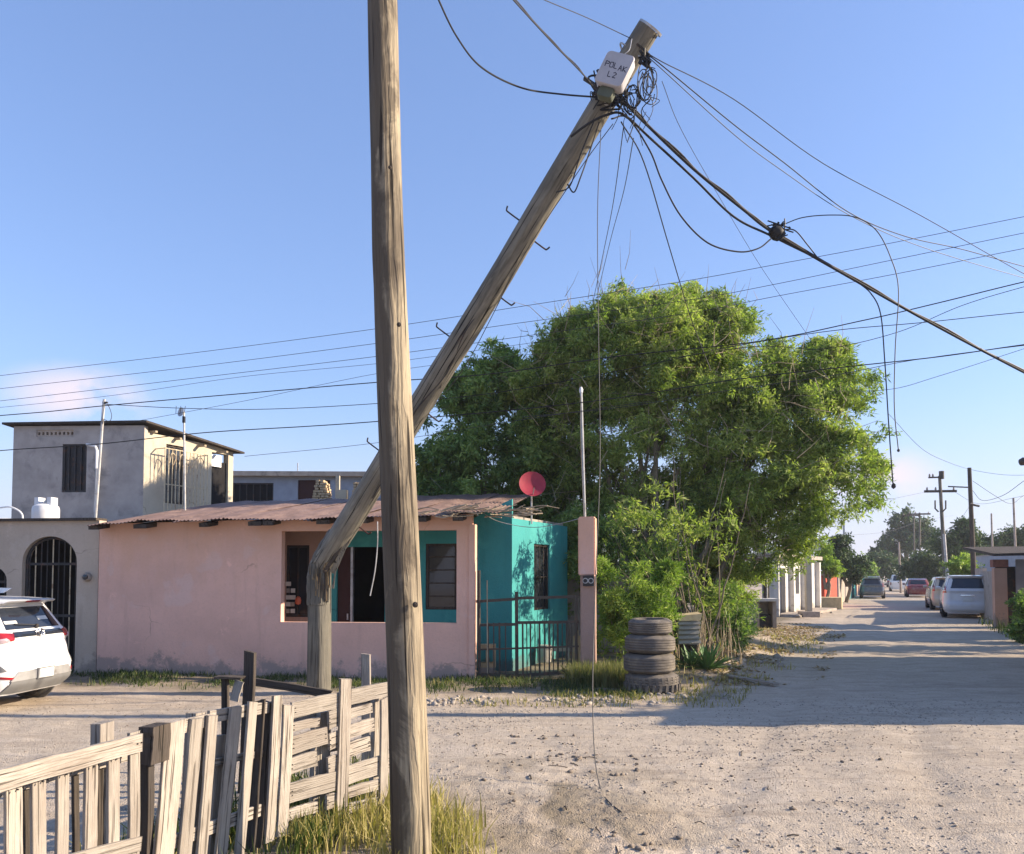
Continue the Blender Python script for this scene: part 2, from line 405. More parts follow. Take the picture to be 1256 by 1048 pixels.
M['redlamp'] = basic('red_tail_lamp', (.30, .015, .02), .12, .1, 6, 0, spec=.7)
M['clearlamp'] = basic('clear_lamp', (.55, .42, .45), .1, .1, 6, 0, spec=.7)
M['bwhite'] = basic('white_plastic', (.66, .67, .68), .5, .08, 3, 0)
M['boxgrey'] = basic('pale_grey_box_plastic', (.40, .385, .40), .55, .1, 6, .05, 60)
M['mossbox'] = basic('grimy_box_bottom', (.10, .11, .08), .8, .2, 8, .1, 60)
M['ink'] = basic('black_marker_ink', (.03, .03, .05), .7, .1, 6, 0)
M['dish'] = basic('faded_red_dish', (.33, .035, .055), .55, .2, 6, 0)
M['brick'] = basic('tan_brick', (.50, .38, .24), .95, .25, 9, .4, 60)
M['paper'] = basic('pale_paper', (.6, .6, .58), .8, .1, 8, 0)
M['orange'] = basic('orange_plastic', (.6, .14, .07), .6, .1, 8, 0)
M['foam'] = basic('white_foam_box', (.34, .32, .285), .8, .15, 8, .2, 40, dirt=(.35, .3, .22))
M['card'] = basic('tan_cardboard', (.50, .40, .24), .9, .25, 6, .1, 40)
M['stone'] = basic('pale_rubble_stone', (.33, .29, .245), .95, .25, 7, .5, 40)
M['clod'] = basic('dirt_clod', (.20, .165, .13), .97, .3, 7, .5, 40)
M['bark'] = wood('tree_bark', (.32, .265, .195), (.23, .19, .14), (.09, .07, .05), 'Z', 1.6, knots=False)
M['twig'] = basic('pale_dry_twig', (.36, .29, .20), .9, .3, 6, .2, 40)
M['leafA'] = leafmat('feathery_leaf', [(0, (.095, .14, .04)), (.3, (.20, .265, .07)), (.7, (.345, .40, .105)), (.92, (.46, .49, .16)), (1, (.47, .47, .20))], .48)
M['leafB'] = leafmat('dark_leaf', [(0, (.09, .15, .055)), (.5, (.18, .27, .08)), (1, (.33, .41, .12))])
M['leafC'] = leafmat('bright_shrub_leaf', [(0, (.10, .17, .03)), (.6, (.24, .34, .06)), (1, (.40, .47, .11))])
M['leafD'] = leafmat('far_leaf', [(0, (.04, .065, .035)), (.5, (.06, .10, .045)), (1, (.11, .16, .06))], .2)
M['agave'] = basic('agave_leaf', (.10, .19, .06), .55, .25, 6, .1, 30)
M['grassY'] = leafmat('dry_yellow_grass', [(0, (.15, .145, .04)), (.4, (.32, .275, .09)), (1, (.46, .38, .19))], .3)
M['grassG'] = leafmat('green_grass', [(0, (.035, .055, .02)), (.5, (.085, .12, .035)), (1, (.28, .25, .11))], .3)
M['litter'] = leafmat('dry_leaf_litter', [(0, (.16, .10, .05)), (.5, (.34, .24, .11)), (1, (.5, .38, .18))], .1)

M['litter2'] = leafmat('dark_ground_scraps', [(0, (.06, .045, .035)), (.6, (.15, .11, .08)), (1, (.30, .24, .17))], .05)
def dirt(name, base, dk, lt, gravel):
    m = NT(name); v = m.map((1, 1, 1))
    big = m.noise(v, .35, 5, .55); mid = m.noise(v, 2.2, 6, .65, .3); fine = m.noise(v, 28, 6, .7)
    c = m.mix(base, dk, m.mr(big, .4, .72, 0, .55))
    c = m.mix(c, lt, m.mr(mid, .48, .72, 0, .6))
    tr = m.noise(m.map((1.0, 7.0, 1.0), rot=(0, 0, R(-3))), .6, 6, .7, .5)
    c = m.mix(c, mul(dk, .85), m.mr(tr, .52, .66, 0, .6)); c = m.mix(c, lt, m.mr(tr, .44, .36, 0, .5))
    a = m.n('ShaderNodeAttribute', attribute_name='tint')
    c = m.mix(c, (.20, .165, .11), m.math('MULTIPLY', a.outputs['Fac'], m.mr(mid, .3, .55, .45, 1)))
    vo = m.n('ShaderNodeTexVoronoi'); vo.inputs['Scale'].default_value = 34; m.l(v, vo.inputs['Vector'])
    vo2 = m.n('ShaderNodeTexVoronoi'); vo2.inputs['Scale'].default_value = 80; m.l(v, vo2.inputs['Vector'])
    pk = m.mr(vo.outputs['Distance'], .28, .12)
    sc = m.n('ShaderNodeSeparateColor'); m.l(vo.outputs['Color'], sc.inputs[0])
    sel = m.mr(sc.outputs[0], .72, .78)
    pb = m.math('MULTIPLY', pk, sel)
    pcol = m.ramp(sc.outputs[1], [(0, (.12, .10, .085)), (.5, (.36, .32, .28)), (1, (.55, .5, .44))])
    c = m.mix(c, pcol, m.math('MULTIPLY', pb, gravel))
    c = m.mix(c, mul(dk, .6), m.mr(fine, .52, .72, 0, .7)); c = m.mix(c, mul(dk, .75), m.mr(m.noise(v, 7, 6, .7), .56, .7, 0, .5))
    m.col(c).set(.97, 0, .15)
    h = m.math('ADD', m.math('MULTIPLY', fine, .5), m.math('MULTIPLY', pb, .9))
    h = m.math('ADD', h, m.math('MULTIPLY', mid, .8)); h = m.math('SUBTRACT', h, m.math('MULTIPLY', vo2.outputs['Distance'], .25))
    m.bump(h, .9, .03)
    return m.m
M['dirt'] = dirt('pale_dry_dirt', (.47, .39, .305), (.335, .27, .205), (.57, .485, .39), .7)
M['road'] = dirt('compacted_dirt_road', (.47, .40, .32), (.34, .285, .225), (.57, .495, .405), .8)
# ------------------------------------------------------------------ ground and road
FAZ = 97.0; U = azd(FAZ); N = azd(FAZ - 90)              # facade tangent and inward normal of the pink house
P0 = gnd(350, 829); P0.z = 0
def FP(px, py, back=0.0):                                # photo point on the facade plane (moved back)
    q = P0 + N * back
    return onp(px, py, q, U)
def fa(px, back=0.0):                                    # distance along the facade of an image column
    q = P0 + N * back
    return (onp(px, 704, q, U) - q).dot(U)
def verge(x, y):
    """0..1 where the soil is dark earth: strip before the houses, under the tree, round the fence"""
    x = np.asarray(x, float); y = np.asarray(y, float)
    n = (fbm(x * .8, y * .8, 3) - .44) * 2.2
    fy = P0.y + (x - P0.x) * U.y / U.x
    a = np.clip((y - (fy - 2.0) + n) / .8, 0, 1) * np.clip((road_left(y) - .6 - x + n) / .8, 0, 1) * np.clip((60 - y) / 20, 0, 1)
    fx = -2.6 + (y - 2.6) * .42
    b = np.clip(1.3 - np.abs(x - fx + n * .4) / 1.1, 0, 1) * np.clip((7.2 - y) / 1.0, 0, 1)
    e = np.clip(1.15 - np.abs(x - .55 + (y - 5.5) * .15 + n * .4) / 1.0, 0, 1) * np.clip((8.6 - y) / 1.5, 0, 1) * np.clip((fbm(x * 1.9, y * 1.9, 3) - .40) * 9, 0, 1)
    return np.clip(a + b + e * .8, 0, 1)
ys = np.concatenate([[-60, -20, -5, 0, 1.0, 1.6], np.geomspace(2.0, 62, 560), [75, 95, 130, 200, 400, 900, 3500]])
inner = np.linspace(-.92, .92, 430)
ss = np.concatenate([[-40, -12, -4, -2, -1.3, -1.05], inner, [1.05, 1.3, 2, 4, 12, 40]])
YY, SS = np.meshgrid(ys, ss, indexing='ij'); XX = SS * np.maximum(YY, 2.0)
ZZ = gh(XX, YY)
V_ = np.stack([XX, YY, ZZ], -1).reshape(-1, 3); nr, nc = XX.shape
I_ = (np.arange(nr - 1)[:, None] * nc + np.arange(nc - 1)[None, :]).ravel()
Q_ = np.stack([I_, I_ + 1, I_ + nc + 1, I_ + nc], -1)
cx_ = V_[Q_].mean(1)
left = 3.4 + (cx_[:, 1] - 12.5) * .453; right_ = 8.9 + (cx_[:, 1] - 10.1) * .453
isroad = ((cx_[:, 1] > 6.5) & (cx_[:, 1] <= 11.2) & (cx_[:, 0] > -60)) | ((cx_[:, 1] > 11.2) & (cx_[:, 0] > left) & (cx_[:, 0] < right_)) | ((cx_[:, 1] <= 6.5) & (cx_[:, 0] > 1.2))
T_ = verge(V_[:, 0], V_[:, 1])
def sub(mask, name, mat):
    q = Q_[mask]; ids, inv = np.unique(q, return_inverse=True)
    me = npmesh(name, V_[ids], inv.reshape(q.shape), T_[ids], True)
    return tag(linkmesh(name, me, mat), kind='structure')
sub(~isroad, 'ground', M['dirt']); sub(isroad, 'road', M['road'])

# ------------------------------------------------------------------ walls with openings
def wallmesh(mb, P, u, L, z0, z1, th, holes=(), nin=None):
    """vertical wall, outer face through P along u; holes = (a0,a1,z0,z1)"""
    P = Vector((P[0], P[1], 0)); u = Vector(u); nin = Vector(nin) if nin is not None else Vector((-u.y, u.x, 0))
    A = sorted({0.0, L} | {h[0] for h in holes} | {h[1] for h in holes}); Z = sorted({z0, z1} | {h[2] for h in holes} | {h[3] for h in holes})
    ins = lambda a, z: any(h[0] < a < h[1] and h[2] < z < h[3] for h in holes)
    pt = lambda a, z, d: P + u * a + nin * d + Vector((0, 0, z))
    for i in range(len(A) - 1):
        for j in range(len(Z) - 1):
            a0, a1, b0, b1 = A[i], A[i + 1], Z[j], Z[j + 1]
            if ins((a0 + a1) / 2, (b0 + b1) / 2): continue
            for d in (0, th): mb.add([pt(a0, b0, d), pt(a1, b0, d), pt(a1, b1, d), pt(a0, b1, d)], [(0, 1, 2, 3)])
    for a0, a1, b0, b1 in list(holes) + [(0, L, z0, z1)]:
        c = [(a0, b0), (a1, b0), (a1, b1), (a0, b1)]
        for k in range(4):
            (p, q), (r, s) = c[k], c[(k + 1) % 4]
            if b0 <= z0 and k == 0 and (a0, a1) != (0, L): continue
            mb.add([pt(p, q, 0), pt(r, s, 0), pt(r, s, th), pt(p, q, th)], [(0, 1, 2, 3)])
    return mb
def window(parent, P, u, nin, a0, a1, z0, z1, back, fm, gm=None, nx=2, ny=1, bars=0, bm_=None, fw=.05, name='window', label=None):
    P = Vector((P[0], P[1], 0)); u = Vector(u); nin = Vector(nin); pt = lambda a, z, d=0: P + u * a + nin * (back + d) + Vector((0, 0, z))
    mb = MB()
    for p, q in (((a0, (z0 + z1) / 2), (fw, z1 - z0)), ((a1, (z0 + z1) / 2), (fw, z1 - z0))):
        mb.box(pt(p[0] + (fw / 2 if p[0] == a0 else -fw / 2), p[1]), (q[0], .05, q[1]), u)
    mb.box(pt((a0 + a1) / 2, z0 + fw / 2), (a1 - a0 - 2 * fw, .05, fw), u); mb.box(pt((a0 + a1) / 2, z1 - fw / 2), (a1 - a0 - 2 * fw, .05, fw), u)
    for i in range(1, nx): mb.box(pt(a0 + (a1 - a0) * i / nx, (z0 + z1) / 2, -.002), (fw * .6, .05, z1 - z0 - 2 * fw), u)
    for j in range(1, ny): mb.box(pt((a0 + a1) / 2, z0 + (z1 - z0) * j / ny, .003), (a1 - a0 - 2 * fw, .04, fw * .5), u)
    w = mb.build(name, fm, parent)
    if label: w['label'] = label
    for i in range(nx):
        b0 = a0 + (a1 - a0) * i / nx; b1 = a0 + (a1 - a0) * (i + 1) / nx
        MB().box(pt((b0 + b1) / 2, (z0 + z1) / 2, .018), (b1 - b0 - fw * .5, .008, z1 - z0 - fw), u).build('pane', gm or M['glass'], w)
    for k in range(bars):
        a = a0 + (a1 - a0) * (k + .5) / bars
        MB().tube([pt(a, z0 + .01, -.05), pt(a, z1 - .01, -.05)], .009, 6).build('bar', bm_ or M['iron'], w)
    return w

# ------------------------------------------------------------------ pink house with porch, teal rear room
def Zf(py, px=450, back=0): return FP(px, py, back).z
house = thing('pink_house', 'low pink plastered house with open porch, teal inner walls and rusty corrugated roof', 'house', FP(350, 829) * 1.0)
house.location.z = 0
aL, aR = fa(121), fa(579)
oL, oR = fa(345), fa(560)
sill, lint = Zf(764), Zf(651)
ztopL, ztopR = Zf(645, 130) - .02, Zf(640, 570)
PL = P0 + U * aL
TH = .16
mb = MB(); L = aR - aL
wallmesh(mb, PL, U, L, -.15, min(ztopL, ztopR), TH, [(oL - aL, oR - aL, sill, lint)])
zr0, zr1 = FP(110, 643.5, -.42).z + .035, FP(606, 630, -.42).z + .03; zb_w = min(ztopL, ztopR)
cap = [PL + Vector((0, 0, zb_w)), PL + U * L + Vector((0, 0, zb_w)), PL + U * L + Vector((0, 0, zr1)), PL + Vector((0, 0, max(zb_w + .01, zr0)))]
mb.prism([c_ + N * .001 for c_ in cap], N * (TH - .002))
mb.build('front_wall', M['pink'], house)
# left return wall and rear wall
back = 5.4
MB().box(P0 + U * (aL + .08) + N * (TH + (back - TH) / 2) + Vector((0, 0, 1.35)), (.16, back - TH, 2.86), U).build('side_wall', M['pink'], house)
MB().box(P0 + U * ((aL + aR) / 2) + N * (back + .1) + Vector((0, 0, 1.45)), (L, .16, 2.95), U).build('rear_wall', M['teal'], house)
# porch inner wall (back 1.35): pinkish left, teal right
PB = 1.35
pl0 = fa(340, PB) - .9; pmid = fa(405, PB); tend = fa(628, PB)
zt = 2.95
Q0 = P0 + N * PB
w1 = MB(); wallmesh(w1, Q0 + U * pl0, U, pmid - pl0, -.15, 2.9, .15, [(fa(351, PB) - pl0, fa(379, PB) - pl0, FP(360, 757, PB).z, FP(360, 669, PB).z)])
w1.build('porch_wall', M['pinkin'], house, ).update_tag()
dz1 = FP(440, 671, PB).z; tz1 = FP(628, 612, PB).z
w2 = MB(); wallmesh(w2, Q0 + U * pmid, U, fa(566, PB) - pmid, -.15, 2.9, .15,
    [(fa(413, PB) - pmid, fa(472, PB) - pmid, -.15, dz1), (fa(522, PB) - pmid, fa(560.5, PB) - pmid, FP(540, 748, PB).z, FP(540, 667, PB).z)])
o = w2.build('porch_wall', M['teal'], house); o['label'] = 'teal porch wall with doorway'
# teal room facing the yard (front piece visible right of the pillar)
w3 = MB(); wallmesh(w3, Q0 + U * fa(566, PB), U, tend - fa(566, PB), -.15, 2.60, .15, [(fa(577, PB) - fa(566, PB), fa(584, PB) - fa(566, PB), FP(580, 745, PB).z, FP(580, 665, PB).z)])
w3.build('yard_wall', M['teal'], house)
TC = Q0 + U * tend; SD = azd(24.4); SN = Vector((-SD.y, SD.x, 0))      # teal corner, side wall runs back along the street direction
def fs(px): return (onp(px, 704, TC, SD) - TC).dot(SD)
sl = fs(696)
w4 = MB(); zs0, zs1 = onp(665, 748, TC, SD).z, onp(665, 668, TC, SD).z
wallmesh(w4, TC, SD, sl, -.15, 2.93, .15, [(fs(655), fs(674), max(zs0, .5), zs1)], SN)
w4.build('side_wall', M['teal'], house)
# parapet of the yard wall, rises to the corner
pa, pb = Q0 + U * fa(566, PB) + Vector((0, 0, 2.6)), TC + Vector((0, 0, 2.6))
MB().prism([pa + N * .001, pb + N * .001, pb + Vector((0, 0, tz1 - 2.6)) + N * .001, pa + Vector((0, 0, .22)) + N * .001], N * .148).build('parapet', M['teal'], house)
MB().box(TC + SD * (sl / 2) + SN * 1.3 + Vector((0, 0, 2.965)), (sl - .02, 2.4, .06), SD, SN).build('flat_roof', M['concrete'], house)
window(house, TC, SD, SN, fs(655), fs(674), max(zs0, .5), zs1, .06, M['darkwood'], None, 1, 2, 4)
window(house, Q0, U, N, fa(351, PB), fa(379, PB), FP(360, 757, PB).z, FP(360, 669, PB).z, .05, M['iron'], None, 2, 1, 0)
window(house, Q0, U, N, fa(522, PB), fa(560.5, PB), FP(540, 748, PB).z, FP(540, 667, PB).z, .05, M['darkwood'], M['glass'], 1, 5, 0)
window(house, Q0, U, N, fa(577, PB), fa(584, PB), FP(580, 745, PB).z, FP(580, 665, PB).z, .05, M['darkwood'], M['glass'], 1, 1, 0)
# papers and things standing inside the left porch window
a_, b_ = fa(351, PB), fa(379, PB); zz0 = FP(360, 757, PB).z
for k in range(9):
    MB().box(Q0 + U * (a_ + .05 + .1 * (k % 2) * 1.0) + N * -.01 + Vector((0, 0, zz0 + .12 + .135 * (k // 2))), (.07 + .02 * (k % 3), .012, .085), U).build('window_sticker', M['paper'] if k % 3 else M['galv'], house)
tag(MB(True).lathe([(0, 0), (.05, .02), (.062, .08), (.05, .14), (.02, .17), (0, .175)], Q0 + U * (fa(368, PB)) + N * -.08 + Vector((0, 0, FP(368, 742, PB).z)), 12).build('toy', M['orange']), 'small orange bottle standing in the left porch window', 'bottle')
# doorway: dark open door, dark brown door leaf, pale jamb
da, db = fa(413, PB), fa(472, PB)
MB().box(Q0 + U * (fa(431, PB)) + N * .06 + Vector((0, 0, dz1 / 2)), (.045, .09, dz1), U).build('door_jamb', M['galv'], house)
dr = MB().box(Q0 + U * ((da + fa(429.5, PB)) / 2) + N * .08 + Vector((0, 0, dz1 / 2)), (fa(429.5, PB) - da - .01, .04, dz1 - .02), U).build('door', M['maroon'], house)
MB().box(Q0 + U * (fa(426, PB)) + N * .045 + Vector((0, 0, 1.0)), (.03, .03, .12), U).build('handle', M['galv'], dr)
# porch floor slab and dim inner room walls
MB().box(P0 + U * ((aL + aR) / 2) + N * (TH + (PB - TH) / 2) + Vector((0, 0, .02)), (L - .34, PB - TH - .01, .1), U).build('porch_floor', M['concrete'], house)
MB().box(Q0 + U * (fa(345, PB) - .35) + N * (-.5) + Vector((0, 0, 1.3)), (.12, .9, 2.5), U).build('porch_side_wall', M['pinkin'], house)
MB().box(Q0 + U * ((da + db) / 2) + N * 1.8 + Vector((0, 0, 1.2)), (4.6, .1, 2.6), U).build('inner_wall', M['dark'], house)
# pillar trim with flaked paint at the right end
MB().box(P0 + U * (aR + .001) + N * (TH / 2) + Vector((0, 0, 1.3)), (.11, TH + .06, 2.86), U).build('corner_pillar', M['pink'], house)
# rafters under the eave
z_e = lambda px, py: FP(px, py).z
for k, px in enumerate((128, 184, 261, 322, 338, 404, 452, 520, 566)):
    z = FP(px, 648.5 - (px - 128) * .024).z + .04
    q = P0 + U * fa(px); q.z = z
    MB().bar(q - N * .37 - Vector((0, 0, .045)), q + N * 1.9 + Vector((0, 0, .30)), .24 if k % 2 else .18, .075, U).build('rafter', M['darkwood'], house)
# corrugated roof: separate rusty sheets, overlapping, slightly buckled
def corr(p0, p1, p2, p3, nw=9, amp=.014, seed=0, ny=8):
    """p0,p1 front edge, p3,p2 back edge"""
    mb = MB(True); rnd = random.Random(seed); n = nw * 6; vs = []
    ph = rnd.random() * 6; sag = [rnd.uniform(-.02, .02) for _ in range(4)]
    for th in (0, -.006):
        for j in range(ny + 1):
            for i in range(n + 1):
                a, b = i / n, j / ny
                p = (p0 * (1 - a) + p1 * a) * (1 - b) + (p3 * (1 - a) + p2 * a) * b
                z = amp * math.sin(2 * math.pi * nw * a) + .022 * math.sin(2.7 * a + ph) * (1 - b) + sag[0] * math.sin(3 * b + ph) + .012 * math.sin(9 * a + 5 * b + ph)
                vs.append(p + Vector((0, 0, z + th)))
    m_ = (n + 1) * (ny + 1); fs_ = []
    for j in range(ny):
        for i in range(n):
            k = j * (n + 1) + i
            fs_.append((k, k + 1, k + n + 2, k + n + 1)); fs_.append((m_ + k, m_ + k + n + 1, m_ + k + n + 2, m_ + k + 1))
    for i in range(n): fs_.append((i, m_ + i, m_ + i + 1, i + 1)); k = ny * (n + 1) + i; fs_.append((k, k + 1, m_ + k + 1, m_ + k))
    return mb.add(vs, fs_)
ea, eb = fa(110, -.42), fa(606, -.42)
ns_ = 9; rise = .86; depth_ = 5.3
for k in range(ns_):
    rnd = random.Random(k)
    a0 = ea + (eb - ea) * k / ns_ - .05; a1 = ea + (eb - ea) * (k + 1) / ns_ + .05
    z = lambda a: FP(110, 643.5, -.42).z + (FP(606, 630, -.42).z - FP(110, 643.5, -.42).z) * (a - ea) / (eb - ea)
    j0 = rnd.uniform(-.10, .06); lift = .012 * (k % 2) + rnd.uniform(0, .02)
    f0 = P0 + U * a0 - N * (.42 + j0); f1 = P0 + U * a1 - N * (.42 + j0 + rnd.uniform(-.05, .05))
    sh = SD * (depth_ / SD.dot(N)); sh = N * depth_ + U * .15
    f0.z = z(a0) + lift; f1.z = z(a1) + lift
    b1 = f1 + sh + Vector((0, 0, rise)); b0 = f0 + sh + Vector((0, 0, rise))
    corr(f0, f1, b1, b0, 13, .010, k).build('roof_sheet', M['rust'], house)
rr = random.Random(5)
# debris of sticks and vine lying along the right eave
mb = MB()
for k in range(60):
    a = fa(500 + rr.random() * 150, -.3); q = P0 + U * a - N * rr.uniform(.1, .5); q.z = FP(560, 630, -.3).z + rr.uniform(-.06, .1)
    t = U * rr.uniform(.15, .6) + N * rr.uniform(-.3, .3) + Vector((0, 0, rr.uniform(-.05, .09)))
    mb.tube(catmull([q, q + t * .5 + Vector((0, 0, rr.uniform(-.04, .04))), q + t], 3), rr.uniform(.004, .011), 5)
tag(mb.build('dry_branches', M['twig']), 'tangle of dry sticks lying along the right end of the rusty roof edge', 'dry branches', kind='stuff')

# ------------------------------------------------------------------ grey house with arched gates (left)
gh_ = thing('grey_house', 'plain grey rendered house with arched iron gates left of the pink house', 'house', P0 + U * fa(60, .05))
G0 = P0 + N * .05; gr = fa(120.5, .05); gl = fa(-60, .05) - 1.2; ztop = FP(60, 639, .05).z
def arch_wall(mb, P, u, nin, aL, aR, z1, th, arches):
    P = Vector((P[0], P[1], 0)); pt = lambda a, z, d: P + u * a + nin * d + Vector((0, 0, z))
    xs = {aL, aR}
    for c, hw, zs, zr in arches:
        for i in range(17): xs.add(c + hw * math.cos(math.pi * i / 16))
    xs = sorted(xs); 
    def zb(a, mid):
        for c, hw, zs, zr in arches:
            if abs(mid - c) < hw: return zs + (zr - zs) * math.sqrt(max(0, 1 - ((a - c) / hw) ** 2))
        return None
    for a, b in zip(xs[:-1], xs[1:]):
        if b - a < 1e-6: continue
        m_ = (a + b) / 2; za, zb_ = zb(a, m_), zb(b, m_)
        l0, l1 = (za, zb_) if za is not None else (-.15, -.15)
        for d in (0, th): mb.add([pt(a, l0, d), pt(b, l1, d), pt(b, z1, d), pt(a, z1, d)], [(0, 1, 2, 3)])
        if za is not None: mb.add([pt(a, l0, 0), pt(b, l1, 0), pt(b, l1, th), pt(a, l0, th)], [(0, 1, 2, 3)])
    for c, hw, zs, zr in arches:
        for s in (-1, 1): mb.add([pt(c + s * hw, -.15, 0), pt(c + s * hw, zs, 0), pt(c + s * hw, zs, th), pt(c + s * hw, -.15, th)], [(0, 1, 2, 3)])
    mb.add([pt(aL, z1, 0), pt(aR, z1, 0), pt(aR, z1, th), pt(aL, z1, th)], [(0, 1, 2, 3)])
    mb.add([pt(aR, -.15, 0), pt(aR, z1, 0), pt(aR, z1, th), pt(aR, -.15, th)], [(0, 1, 2, 3)])
ac = (fa(27, .05) + fa(94, .05)) / 2; ahw = (fa(94, .05) - fa(27, .05)) / 2
ar_z = FP(60, 658, .05).z; sp_z = FP(60, 690, .05).z
ac2 = fa(-26, .05); ahw2 = fa(8.5, .05) - ac2; 
mb = MB(); arch_wall(mb, G0, U, N, gl, gr, ztop, .22, [(ac, ahw, sp_z, ar_z), (ac2, ahw2, FP(0, 712, .05).z, FP(0, 690, .05).z)])
mb.build('front_wall', M['grey'], gh_)
MB().box(G0 + U * ((gl + gr) / 2) + N * 2.9 + Vector((0, 0, ztop - .05)), (gr - gl - .02, 5.2, .1), U).build('flat_roof', M['concrete'], gh_)
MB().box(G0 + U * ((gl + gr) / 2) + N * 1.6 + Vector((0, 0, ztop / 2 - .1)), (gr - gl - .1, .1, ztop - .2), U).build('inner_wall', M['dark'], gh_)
MB().box(G0 + U * (gr - .06) + N * 2.9 + Vector((0, 0, ztop / 2 - .1)), (.12, 5.2, ztop - .12), U).build('side_wall', M['grey'], gh_)
MB().box(G0 + U * ((gl + gr) / 2) + N * .08 + Vector((0, 0, ztop + .02)), (gr - gl - .02, .34, .05), U).build('roof_edging', M['darkwood'], gh_)
for (c, hw, zs, zr, nb) in ((ac, ahw, sp_z, ar_z, 9), (ac2, ahw2, FP(0, 712, .05).z, FP(0, 690, .05).z, 7)):
    pt = lambda a, z: G0 + U * a + N * .10 + Vector((0, 0, z))
    zz = lambda a, k=1.0: zs + (zr - zs) * k * math.sqrt(max(0, 1 - ((a - c) / hw) ** 2))
    fr = MB(); fr.tube([pt(c - hw + .03, .02)] + [pt(c + (hw - .03) * math.cos(math.pi - math.pi * i / 14), zs + (zr - zs - .03) * math.sin(math.pi * i / 14)) for i in range(15)] + [pt(c + hw - .03, .02)], .028, 6)
    fr.box(pt(c, 1.05), (2 * hw - .1, .03, .05), U); fr.box(pt(c, zs - .03), (2 * hw - .1, .03, .05), U); fr.box(pt(c, .12), (2 * hw - .1, .03, .05), U)
    g = fr.build('gate', M['iron'], gh_)
    for i in range(nb):
        a = c - hw + 2 * hw * (i + .7) / (nb + .4)
        MB().tube([pt(a, .05), pt(a, zz(a) - .03)], .011, 6).build('bar', M['creamiron'] if i % 3 == 1 else M['iron'], g)
q = FP(108, 708, .05)
MB(True).lathe([(0, -.10), (.07, -.10), (.085, -.06), (.085, 0)], q, 16, axis=-N * -1).build('meter', M['concrete'], gh_, )
MB(True).lathe([(.05, -.004), (.05, -.13), (0, -.14)], q + U * .02, 14, axis=N).build('meter_glass', M['glass'], gh_)

# roof things on the grey house
def roofpt(px, py, back, z): 
    q = FP(px, py, back); return Vector((q.x, q.y, z))
tk = roofpt(56, 636, .9, ztop + .003)
t = thing('gas_tank', 'stout white gas cylinder standing on the grey flat roof', 'gas tank', tk)
s_ = FP(70, 636, .9) - FP(42, 636, .9); rad = s_.length / 2
hh = FP(56, 613, .9).z - FP(56, 637, .9).z
MB(True).lathe([(rad * .9, 0), (rad * .92, .03), (rad, .06), (rad, hh * .72), (rad * .93, hh * .88), (rad * .6, hh * .99), (0, hh)], tk, 20).build('body', M['bwhite'], t)
for s in (-1, 1): MB().box(tk + U * (s * rad * .55) + Vector((0, 0, hh + .05)), (.09, .2, .16), U).build('collar', M['bwhite'], t)
MB(True).lathe([(.04, hh - .02), (.04, hh + .07), (0, hh + .08)], tk, 10).build('valve', M['galv'], t)
t2 = thing('water_tank', 'low white plastic lid with curved hose at the left edge of the grey roof', 'tank lid', roofpt(8, 636, 1.2, ztop + .003))
q = t2.location.copy()
MB(True).lathe([(.36, 0), (.36, .06), (.30, .11), (.1, .14), (0, .145)], q, 24).build('lid', M['bwhite'], t2)
h0 = FP(0, 623, 1.2)
MB(True).tube(catmull([h0, FP(12, 622, 1.2), FP(22, 626, 1.2), FP(27, 631, 1.2), FP(28, 637, 1.2)], 5), .018, 7).build('hose', M['bwhite'], t2)

# leaning steel mast on the roof edge, and the mast with a small dish
t = thing('steel_mast', 'tall leaning bare steel mast with wire at its tip, left of the two roof masts', 'mast', FP(117, 637, .3))
MB(True).tube([FP(117, 638, .3), FP(127, 498, .3), FP(128, 490, .3)], .028, 8).build('pole', M['galv'], t)
MB(True).tube(catmull([FP(127, 495, .3), FP(133, 498, .3), FP(137, 510, .3), FP(134, 517, .3), FP(127, 514, .3)], 5), .006, 5).build('wire_loop', M['thin'], t)
MB().box(FP(129, 494, .3), (.1, .04, .03), U).build('bracket', M['iron'], t)

# ------------------------------------------------------------------ two storey block behind
BU = azd(92); 
BP = at(175, 640, 19.5); BP.z = 0
def bf(px): return (onp(px, 704, BP, BU) - BP).dot(BU)
def bs(px): return (onp(px, 704, BP, SD) - BP).dot(SD)
blk = thing('block_house', 'two storey bare grey block house with barred side window behind the grey wall', 'house', BP.copy())
zt_ = onp(175, 522, BP, BU).z; bl = bf(12)
wa = onp(73, 545, BP, BU); wb = onp(103, 604, BP, BU)
BN = Vector((-BU.y, BU.x, 0))
mb = MB(); wallmesh(mb, BP + BU * bl, BU, -bl, 0, zt_, .18, [(bf(73) - bl, bf(103) - bl, wb.z, wa.z), (bf(40) - bl, bf(86) - bl, onp(60, 536, BP, BU).z, onp(60, 527.5, BP, BU).z)], BN)
mb.build('front_wall', M['block'], blk)
sL = bs(284); 
mb = MB(); wallmesh(mb, BP, SD, sL, 0, zt_ - .16, .18, [(bs(201), bs(224), onp(212, 618, BP, SD).z, onp(212, 546, BP, SD).z), (bs(257.5), bs(278), 2.9, onp(268, 556, BP, SD).z)], SN)
mb.build('side_wall', M['cream'], blk)
window(blk, BP + BU * bl, BU, BN, bf(73) - bl, bf(103) - bl, wb.z, wa.z, .05, M['iron'], M['iron'], 4, 1, 0)
